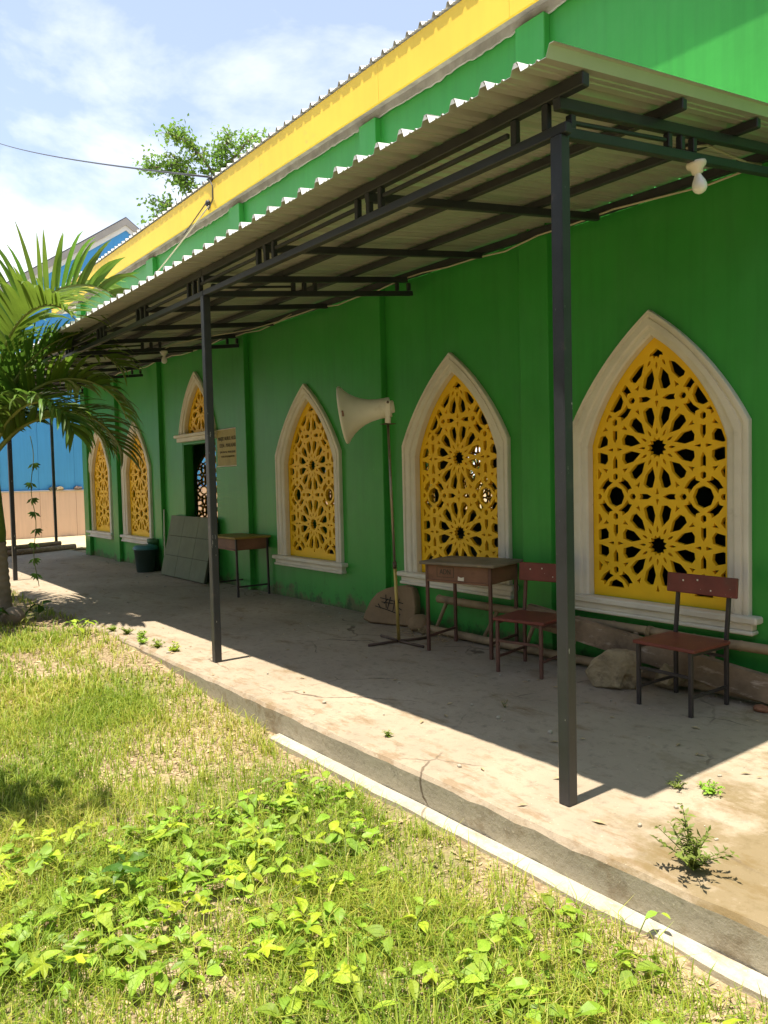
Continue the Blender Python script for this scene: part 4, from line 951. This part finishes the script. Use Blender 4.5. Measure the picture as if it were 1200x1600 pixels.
# palm -------------------------------------------------------------
PB = Vector((-9.42, 1.70, -.06))
palm = empty('palm_tree', PB, 0, 'small palm with arching fronds at the left edge beside the terrace', 'palm tree')
tp = []; tr_ = []
for i in range(46):
    z = i * .02; tp.append((.004 * math.sin(z * 9), 0, z)); tr_.append(.185 - .05 * z + (.007 if i % 4 < 2 else 0))
MB().tube(tp, tr_, 20).build('trunk', M_trunk, palm, True)
MB().tube([(0, 0, .88), (0, 0, 1.0), (.0, 0, 1.3), (.01, 0, 1.75), (.02, 0, 2.05)], [.142, .150, .128, .095, .055], 18).build('crownshaft', M_crownshaft, palm, True)
leaf_count = 0
def frond(az, e0, e1, Ln, nl, ll, seed, single, roll=0.0, vee=.55, ex=1.5, dr=1.0):
    global leaf_count
    rg = random.Random(seed); d0 = Vector((math.cos(R(az)), math.sin(R(az)), 0)); p = Vector((0.02, 0, 1.82)) + d0 * .03; pts = [p.copy()]; K = 22; sw = rg.uniform(-.25, .25)
    for i in range(K):
        t = (i + .5) / K; el = R(e0 + (e1 - e0) * t ** ex); a2 = R(az) + sw * t
        p = p + Vector((math.cos(a2) * math.cos(el), math.sin(a2) * math.cos(el), math.sin(el))) * (Ln / K); pts.append(p.copy())
    rr = [.022 * (1 - .85 * i / K) + .003 for i in range(K + 1)]
    fr = MB().tube(pts, rr, 7).build('frond', M_rachis, palm, True); allm = MB()
    for i in range(nl):
        for s in (-1, 1):
            t = .16 + .83 * (i + rg.uniform(.1, .6)) / nl; u = t * K; k = min(int(u), K - 1); c = pts[k].lerp(pts[k + 1], u - k); tn = (pts[k + 1] - pts[k]).normalized()
            sd = tn.cross(Vector((0, 0, 1)))
            sd = sd.normalized() if sd.length > .05 else Vector((-d0.y, d0.x, 0))
            nv = sd.cross(tn).normalized(); sd = (sd * math.cos(roll) + nv * math.sin(roll)); nv = sd.cross(tn).normalized()
            fwd = .45 + .75 * t + rg.uniform(-.12, .12)
            d = (sd * s + tn * fwd + nv * (vee + rg.uniform(-.22, .22))).normalized()
            L_ = ll * (.55 + .9 * math.sin(math.pi * min(1, .12 + .80 * t))) * .72 * rg.uniform(.85, 1.1); wd = .024 + .010 * rg.random(); m = MB(); q = c.copy(); dd = d.copy()
            ns = 6; droop = dr * rg.uniform(.14, .40) * (1 + .8 * t); lean_ = nv.copy(); prev = None
            for j in range(ns + 1):
                w = wd * (1 - abs(2 * (j / ns) ** .8 - .72) ** 2.0 * .55) * (1 if j < ns else .06)
                wv = dd.cross(lean_); wv = wv.normalized() if wv.length > .01 else sd
                nn = wv.cross(dd)
                m.v += [tuple(q + wv * w + nn * w * .35), tuple(q), tuple(q - wv * w + nn * w * .35)]
                if j:
                    b_ = (j - 1) * 3; m.f += [(b_, b_ + 1, b_ + 4, b_ + 3), (b_ + 1, b_ + 2, b_ + 5, b_ + 4)]
                q = q + dd * (L_ / ns); dd = (dd + Vector((0, 0, -1)) * droop * (.25 + j / ns)).normalized()
            if single and leaf_count < 298: m.build('leaflet', M_leaflet, fr, True); leaf_count += 1
            else: allm.add(m.v, m.f)
    if allm.v: tag(allm.build('leaflets', M_leaflet, fr, True), kind='stuff')
frond(54, 85, -60, 3.00, 40, .80, 1, True, .45, .85, 2.3, .5)
frond(52, 72, -80, 2.15, 37, .56, 2, True, .15, .6, 1.6, .85)
frond(66, 58, -70, 1.55, 34, .50, 3, True, 0, .45, 1.4, .9)
frond(30, 62, -72, 1.7, 36, .52, 4, True, -.1, .5, 1.5, .9)
frond(84, 80, -50, 2.3, 34, .62, 5, False, .2, .6, 1.9, .7)
frond(15, 82, -45, 2.6, 36, .70, 6, False, 0, .7, 1.9, .6)
for i, (az, e0, e1, Ln) in enumerate(((110, 50, -70, 2.2), (140, 72, -40, 2.5), (180, 55, -60, 2.3), (215, 70, -45, 2.4), (250, 50, -70, 2.2), (290, 62, -55, 2.4), (325, 45, -75, 2.1), (60, 82, 10, 1.9))):
    frond(az, e0, e1, Ln, 30, .66, 30 + i, False, 0, .5)
# climbing vine with five-leaflet leaves hanging beside the palm
vn = empty('hanging_vine', (-10.6, 2.42, 0), 0, 'thin vine with small five-leaflet leaves hanging beside the palm', 'vine'); VO = Vector((-10.6, 2.42, 0))
vp = [(-10.6 + .02 * math.sin(z * 5), 2.42 + .025 * math.sin(z * 7 + 1), z) for z in np.linspace(.15, 2.1, 24)]
MB().tube(vp, .005, 5).build('stem', M_stem, vn, True, VO)
for i, z in enumerate((.32, .52, .72, .90, 1.12, 1.30, 1.50, 1.75)):
    c = Vector((-10.6 + .02 * math.sin(z * 5), 2.42 + .025 * math.sin(z * 7 + 1), z)); m = MB(); s = 1 if i % 2 else -1
    for a in (-70, -35, 0, 35, 70):
        hv = Vector((.65, .76, 0)); dr = (hv * math.sin(R(a)) + Vector((0, 0, -1)) * math.cos(R(a)) + hv * .55 * s).normalized(); wv = dr.cross(Vector((.6, -.75, .2))).normalized(); L_ = .105
        m.add([c, c + dr * L_ * .5 + wv * .019, c + dr * L_, c + dr * L_ * .5 - wv * .019], [(0, 1, 2, 3)])
    m.build('leaf', M_leafd, vn, False, VO)

# lawn -------------------------------------------------------------
def lz(x, y): return lawn_z(float(x), float(y))
def in_view(x, y, margin=.30):
    d = Vector((x, y, -.15 - 1.45)); z_ = d.dot(fw)
    if z_ < .6: return False
    return abs(d.dot(rx) / z_) < .5033 + margin and -.671 - margin < d.dot(up) / z_ < .671
def dens(x, y):
    n1 = mnoise.noise(Vector((x * .9, y * .9, 5.0))) + .5 * mnoise.noise(Vector((x * 2.4, y * 2.4, 8.0)))
    d = .50 + .85 * n1
    if y > 1.95: d *= .6 if x > -3.3 else .45
    if -4.6 > x > -7 and y > 1.8: d *= .65
    d += .18 * math.exp(-((x + 6.3) / 2.0) ** 2 - ((y - 1.1) / .6) ** 2)
    d -= .65 * math.exp(-((x + 2.45) / .42) ** 2 - ((y - 2.02) / .22) ** 2)          # bare litter patch by the kerb
    if y > 2.16 and x > -4.3: d = .9 * max(0, mnoise.noise(Vector((x * 3.3, 1, 1))) + .25)   # tufts on the kerb footing
    if x < -8.0 and y > 1.4: d *= .25
    elif y < 2.1: d = max(d, .13)
    return d
G = []
def seed_grass(n, x0, x1, y0, y1, h0, h1, w0, w1):
    c = 0; tries = 0
    while c < n and tries < n * 12:
        tries += 1; x = random.uniform(x0, x1); y = random.uniform(y0, y1)
        if y > 2.245 and x > -4.25: continue
        if random.random() > dens(x, y) or not in_view(x, y): continue
        m_ = random.randint(1, 3)
        for _ in range(m_):
            G.append((x + random.gauss(0, .012), y + random.gauss(0, .012), random.uniform(h0, h1) * random.choice((.5, .8, 1, 1, 1.3)), random.uniform(w0, w1), mnoise.noise(Vector((x * 1.2, y * 1.2, 2)))))
        c += m_
seed_grass(34000, -3.2, -.5, .0, 2.30, .035, .11, .0016, .0030)
seed_grass(32000, -5.6, -3.2, .0, 2.34, .035, .10, .0020, .0036)
seed_grass(29000, -12.5, -5.6, .0, 2.36, .035, .11, .0030, .0055)
for _ in range(5000):
    x = random.uniform(-3.9, -1.1); y = random.uniform(.3, 2.15)
    if in_view(x, y): G.append((x, y, random.uniform(.06, .17), random.uniform(.0014, .0024), mnoise.noise(Vector((x * 1.2, y * 1.2, 2))) - .5))
GA = np.array(G); n = len(GA)
bz = np.array([lz(a, b) for a, b in GA[:, :2]]) - .004
P = np.stack([GA[:, 0], GA[:, 1], bz], 1); an = rng.uniform(0, 6.283, n); H = GA[:, 2]; Wd = GA[:, 3]
dirv = np.stack([np.cos(an), np.sin(an), np.zeros(n)], 1); sv = np.stack([-np.sin(an), np.cos(an), np.zeros(n)], 1)
b1 = rng.uniform(.05, .45, n)[:, None]; b2 = (rng.uniform(.2, 1.25, n))[:, None]; UZ = np.array([0, 0, 1.0])
mid = P + UZ * (H * .55)[:, None] + dirv * b1 * (H * .6)[:, None]; tip = P + UZ * (H * (1 - .25 * b2[:, 0]))[:, None] + dirv * b2 * H[:, None]
V = np.empty((n, 5, 3)); V[:, 0] = P - sv * Wd[:, None]; V[:, 1] = P + sv * Wd[:, None]; V[:, 2] = mid + sv * (Wd * .8)[:, None]; V[:, 3] = mid - sv * (Wd * .8)[:, None]; V[:, 4] = tip
me = bpy.data.meshes.new('grass'); me.vertices.add(n * 5); me.vertices.foreach_set('co', V.ravel())
li = np.arange(n)[:, None] * 5 + np.array([0, 1, 2, 3, 3, 2, 4])[None]; me.loops.add(n * 7); me.loops.foreach_set('vertex_index', li.astype(np.int32).ravel())
ls = (np.arange(n)[:, None] * 7 + np.array([0, 4])[None]).ravel().astype(np.int32); me.polygons.add(n * 2); me.polygons.foreach_set('loop_start', ls); me.update(calc_edges=True)
tint = np.clip(.46 + .34 * GA[:, 4] + rng.normal(0, .20, n), 0, 1); at = me.attributes.new('tint', 'FLOAT', 'POINT'); at.data.foreach_set('value', np.repeat(tint, 5).astype(np.float32))
tag(link('lawn_grass', me, M_grass), 'thin bright yellow-green grass over the dry lawn', kind='stuff')
# dry litter on the soil
LP = []; 
while len(LP) < 13000:
    x = -.5 - random.random() ** 1.5 * 8.5; y = random.uniform(.15, 2.32)
    if y > 2.24 and x > -4.25 and random.random() > .08: continue
    if in_view(x, y): LP.append((x, y, lz(x, y) + random.uniform(.001, .012)))
LP = np.array(LP); n = len(LP); D = rng.normal(size=(n, 3)); D[:, 2] *= .18; N = rng.normal(size=(n, 3)) * .35 + np.array([0, 0, 1.0])
ll_ = rng.uniform(.010, .040, n); big = rng.random(n) < .06; ll_[big] *= 1.8
quads('dry_litter', LP, D, N, ll_, ll_ * rng.uniform(.08, .55, n), mat('straw_litter', (.46, .34, .19), .9, .5, 45, 0))
tag(bpy.data.objects['dry_litter'], 'straw and dry leaf litter between the grass', kind='stuff')

# creepers ---------------------------------------------------------
def leaf_mesh(kind, seed):
    rg = random.Random(seed); m = MB(); cup = rg.uniform(.02, .16); curl = rg.uniform(-.05, .34); kw = rg.uniform(.8, 1.2)
    if kind == 'ovate':
        prof = [(0, .0), (.10, .13), (.30, .235), (.52, .24), (.75, .155), (1.0, .0)]
        for i, (t, w) in enumerate(prof):
            z = cup * math.sin(math.pi * t) - curl * t * t; m.v += [(t + rg.uniform(-.02, .02), w * kw * rg.uniform(.82, 1.1), z + rg.uniform(.02, .45) * w), (t, rg.uniform(-.015, .015), z), (t + rg.uniform(-.02, .02), -w * kw * rg.uniform(.82, 1.1), z + rg.uniform(.02, .45) * w)]
            if i:
                b_ = (i - 1) * 3; m.f += [(b_, b_ + 1, b_ + 4, b_ + 3), (b_ + 1, b_ + 2, b_ + 5, b_ + 4)]
    else:
        m.v.append((0.12, 0, 0)); out = []
        lobes = ((-118, .50), (-62, .72), (0, 1.0), (62, .72), (118, .50))
        for i, (a, r_) in enumerate(lobes):
            out.append(pol(r_ * .80, a - 13)); out.append(pol(r_ * rg.uniform(.82, 1.12), a + rg.uniform(-5, 5))); out.append(pol(r_ * .80, a + 13))
            if i < 4: out.append(pol(.36, (a + lobes[i + 1][0]) / 2))
        for x, y in out:
            rr_ = math.hypot(x, y); m.v.append((x * .8 + .12, y * .8, .05 * math.sin(rr_ * 3) - .16 * rr_ * rr_ + .05 * rg.uniform(-1, 1)))
        for i in range(1, len(m.v) - 1): m.f.append((0, i, i + 1))
        m.v.append((0.02, 0, -.01)); k_ = len(m.v) - 1; m.f.append((0, len(out), k_)); m.f.append((0, k_, 1))
    return m.mesh('leaf')
OV = [leaf_mesh('ovate', s) for s in range(9)]; LB = [leaf_mesh('lobed', s + 9) for s in range(6)]; OVY = [x.copy() for x in OV[:2]]; OVD = [x.copy() for x in OV[:2]]
for a in OV: a.materials.append(M_leaf)
for a in LB: a.materials.append(M_leafy)
for a in OVY: a.materials.append(M_leafy)
for a in OVD: a.materials.append(M_leafd)
leaves_made = 0; extra = {}
def leaf_matrix(c, d, size, rg):
    d = d.normalized(); z = Vector((rg.gauss(0, .3), rg.gauss(0, .3), 1)); y = z.cross(d).normalized(); z = d.cross(y)
    return Matrix.Translation(c) @ Matrix((d, y, z)).transposed().to_4x4() @ Matrix.Scale(size, 4)
def plant(x, y, kind, label, group, nst, size, height, seed, single=True, parts=True):
    global leaves_made
    rg = random.Random(seed); z0 = lz(x, y); e = empty({'bean': 'bean_creeper', 'lobed': 'lobed_leaf_creeper', 'dark': 'dark_leaf_sapling'}[kind], (x, y, z0), 0, label, 'plant', group); stem = MB()
    for k_ in range(nst):
        a = rg.uniform(0, 6.28); r_ = rg.uniform(.02, .11) * (1.6 if kind == 'bean' else 1.0); h = height * rg.uniform(.55, 1.15)
        tip_ = Vector((r_ * math.cos(a), r_ * math.sin(a), h)); stem.tube([(0, 0, -.01), (tip_.x * .4, tip_.y * .4, h * .7), tip_], [.0028, .0022, .0016], 5, False)
        if kind == 'lobed': L_ = [(tip_, Vector((math.cos(a + rg.uniform(-1, 1)), math.sin(a + rg.uniform(-1, 1)), rg.uniform(-.15, .25))), rg.uniform(.75, 1.2), LB)]
        else:
            src = OVD if kind == 'dark' else (OVY if rg.random() < .08 else OV); a3 = rg.uniform(0, 6.28)
            L_ = [(tip_ + Vector((.01 * math.cos(a3 + q), .01 * math.sin(a3 + q), 0)), Vector((math.cos(a3 + q), math.sin(a3 + q), rg.uniform(-.35, .45))), rg.uniform(.7, 1.15), src) for q in (0, 2.0 + rg.uniform(-.3, .3), 4.2 + rg.uniform(-.3, .3))[:rg.choice((2, 3, 3))]]
        for c, d, s, src in L_:
            me_ = rg.choice(src); o = link('leaf', me_, None, e); o.matrix_local = leaf_matrix(c, d, size * s, rg); leaves_made += 1
    stem.build('stem', M_stem, e, True)
def inside(p, poly):
    c = False; j = len(poly) - 1
    for i in range(len(poly)):
        if (poly[i][1] > p[1]) != (poly[j][1] > p[1]) and p[0] < (poly[j][0] - poly[i][0]) * (p[1] - poly[i][1]) / (poly[j][1] - poly[i][1]) + poly[i][0]: c = not c
        j = i
    return c
bedA = [(-3.73, .65), (-3.51, 1.3), (-3.5, 2.0), (-3.1, 2.22), (-2.5, 1.85), (-2.13, 1.48), (-2.2, .92), (-2.65, .44), (-3.2, .45)]
bedB = [(-2.13, 1.48), (-1.90, 2.1), (-1.45, 2.15), (-1.15, 1.95), (-1.95, 1.02)]
def scatter(poly, n, dmin, seed):
    rg = random.Random(seed); out = []; xs_ = [p[0] for p in poly]; ys_ = [p[1] for p in poly]; t = 0
    while len(out) < n and t < 20000:
        t += 1; p = (rg.uniform(min(xs_), max(xs_)), rg.uniform(min(ys_), max(ys_)))
        if inside(p, poly) and all((p[0] - q[0]) ** 2 + (p[1] - q[1]) ** 2 > dmin * dmin for q in out): out.append(p)
    return out
pA = scatter(bedA, 62, .12, 3); pB = scatter(bedB, 20, .15, 4)
def where(p):
    if p[1] > 1.75: return 'nearest the kerb'
    if p[0] < -3.0: return 'on the far left of the patch' if p[1] < 1.2 else 'at the far side of the patch'
    if p[1] < .95: return 'at the bottom left of the lawn'
    return 'in the middle of the patch' if p[0] < -2.15 else 'at the bottom right of the lawn'
LBL = {'bean': ('bright green three-leaflet creeper, ', 'bean creepers in the lawn'), 'lobed': ('yellow-green creeper with five-lobed leaves, ', 'lobed leaf creepers in the lawn')}
sd_ = 100
for p in pA:
    sd_ += 1; kind = 'lobed' if (p[1] < 1.15 and random.Random(sd_).random() < .55) or random.Random(sd_ + 900).random() < .12 else 'bean'
    plant(p[0], p[1], kind, LBL[kind][0] + where(p), LBL[kind][1], random.Random(sd_).choice((2, 2, 3)) if kind == 'lobed' else random.Random(sd_).choice((1, 2)), .086 if kind == 'bean' else .080, .085, sd_)
for p in pB:
    sd_ += 1; kind = 'bean' if random.Random(sd_).random() < .8 else 'lobed'
    plant(p[0], p[1], kind, LBL[kind][0] + where(p), LBL[kind][1], random.Random(sd_).choice((1, 2)), .082, .08, sd_)
plant(-3.02, .98, 'dark', 'small dark green sapling casting shade among the creepers', None, 3, .075, .17, 77)
plant(-7.75, 2.16, 'bean', 'bright green seedling at the far corner of the kerb', None, 5, .10, .12, 78)
plant(-1.55, 2.26, 'bean', 'single yellow-green seedling sprouting on the kerb footing', None, 1, .05, .14, 79)
plant(-9.0, 2.02, 'dark', 'broad dark leaves at the foot of the palm, terrace side', None, 4, .14, .16, 80)
plant(-8.9, 1.55, 'dark', 'broad dark leaves at the foot of the palm, lawn side', None, 5, .15, .18, 81)
# more small creeper leaves that cannot be told apart singly
UG = MB(); rgu = random.Random(55)
for p in scatter(bedA, 560, .028, 8) + scatter(bedB, 80, .04, 9):
    if mnoise.noise(Vector((p[0] * 2.6, p[1] * 2.6, 4))) < -.18: continue
    a = rgu.uniform(0, 6.28); mt4 = leaf_matrix(Vector((p[0], p[1], lz(*p) + rgu.uniform(.02, .085))), Vector((math.cos(a), math.sin(a), rgu.uniform(-.3, .4))), rgu.uniform(.045, .10), rgu); src = rgu.choice(OV + LB[:3])
    UG.add([mt4 @ v.co for v in src.vertices], [tuple(q.vertices) for q in src.polygons])
tag(UG.build('creeper_undergrowth', M_leafmix), 'small creeper leaves mixed in the grass', kind='stuff')

# sprig and weeds on the terrace -----------------------------------
def sprig(name, base, label, n, hmin, hmax, spread, seed, lf_len, mt=None, dz=0):
    rg = random.Random(seed); e = empty(name, base, 0, label, 'plant'); sb = MB(); P_, D_, L_ = [], [], []
    for i in range(n):
        a = rg.uniform(0, 6.28); r_ = rg.uniform(.2, 1) * spread; h = rg.uniform(hmin, hmax) * (1 - .45 * r_ / spread)
        pts = [Vector((0, 0, 0)), Vector((r_ * .35 * math.cos(a), r_ * .35 * math.sin(a), h * .5)), Vector((r_ * math.cos(a), r_ * math.sin(a), h))]; sb.tube(pts, [.003, .0022, .001], 5, False)
        for k_ in range(7):
            t = .2 + .8 * k_ / 6; c = pts[0].lerp(pts[1], t * 2) if t < .5 else pts[1].lerp(pts[2], t * 2 - 1)
            for s in (0, 2.1, 4.2):
                b_ = rg.uniform(0, 6.28); P_.append(tuple(c)); D_.append((math.cos(b_), math.sin(b_), rg.uniform(-.1, .9))); L_.append(lf_len * rg.uniform(.6, 1.2))
    sb.build('stems', M_stem, e, True); P_ = np.array(P_); D_ = np.array(D_); N_ = rng.normal(size=P_.shape) * .4 + np.array([0, 0, 1.0])
    quads('leaves', P_, D_, N_, np.array(L_), np.array(L_) * .38, mt or M_sprig, e); return e
sprig('weed_shrub', (-1.49, 2.52, 0), 'small twiggy weed growing from a crack in the sunlit terrace', 17, .12, .27, .15, 5, .034)
sprig('weed_tuft', (-1.80, 3.20, 0), 'low green weed tuft on the mossy terrace end', 10, .02, .05, .07, 6, .022, M_leaf)
sprig('weed_tuft', (-1.92, 3.14, 0), 'dry pale weed tuft beside the green one on the terrace', 7, .03, .09, .06, 7, .018)
sprig('weed_tuft', (-3.35, 2.56, 0), 'tiny weed in the terrace edge between the posts', 5, .02, .05, .03, 8, .018, M_leaf)
sprig('weed_tuft', (-3.30, 3.45, 0), 'withered twiggy weed on the shaded terrace floor', 6, .03, .08, .06, 9, .012, M_debris)
for i, x in enumerate(np.linspace(-7.6, -6.3, 6)):
    sprig('weed_tuft', (x, 2.42 + .05 * (i % 3), .0), 'green weed tuft along the far terrace edge by the palm shadow', 8, .03, .09, .08, 40 + i, .03, M_leaf)['group'] = 'weeds along the far terrace edge'
print('leaf objects', leaves_made, 'palm leaflets', leaf_count, 'grass', len(GA))
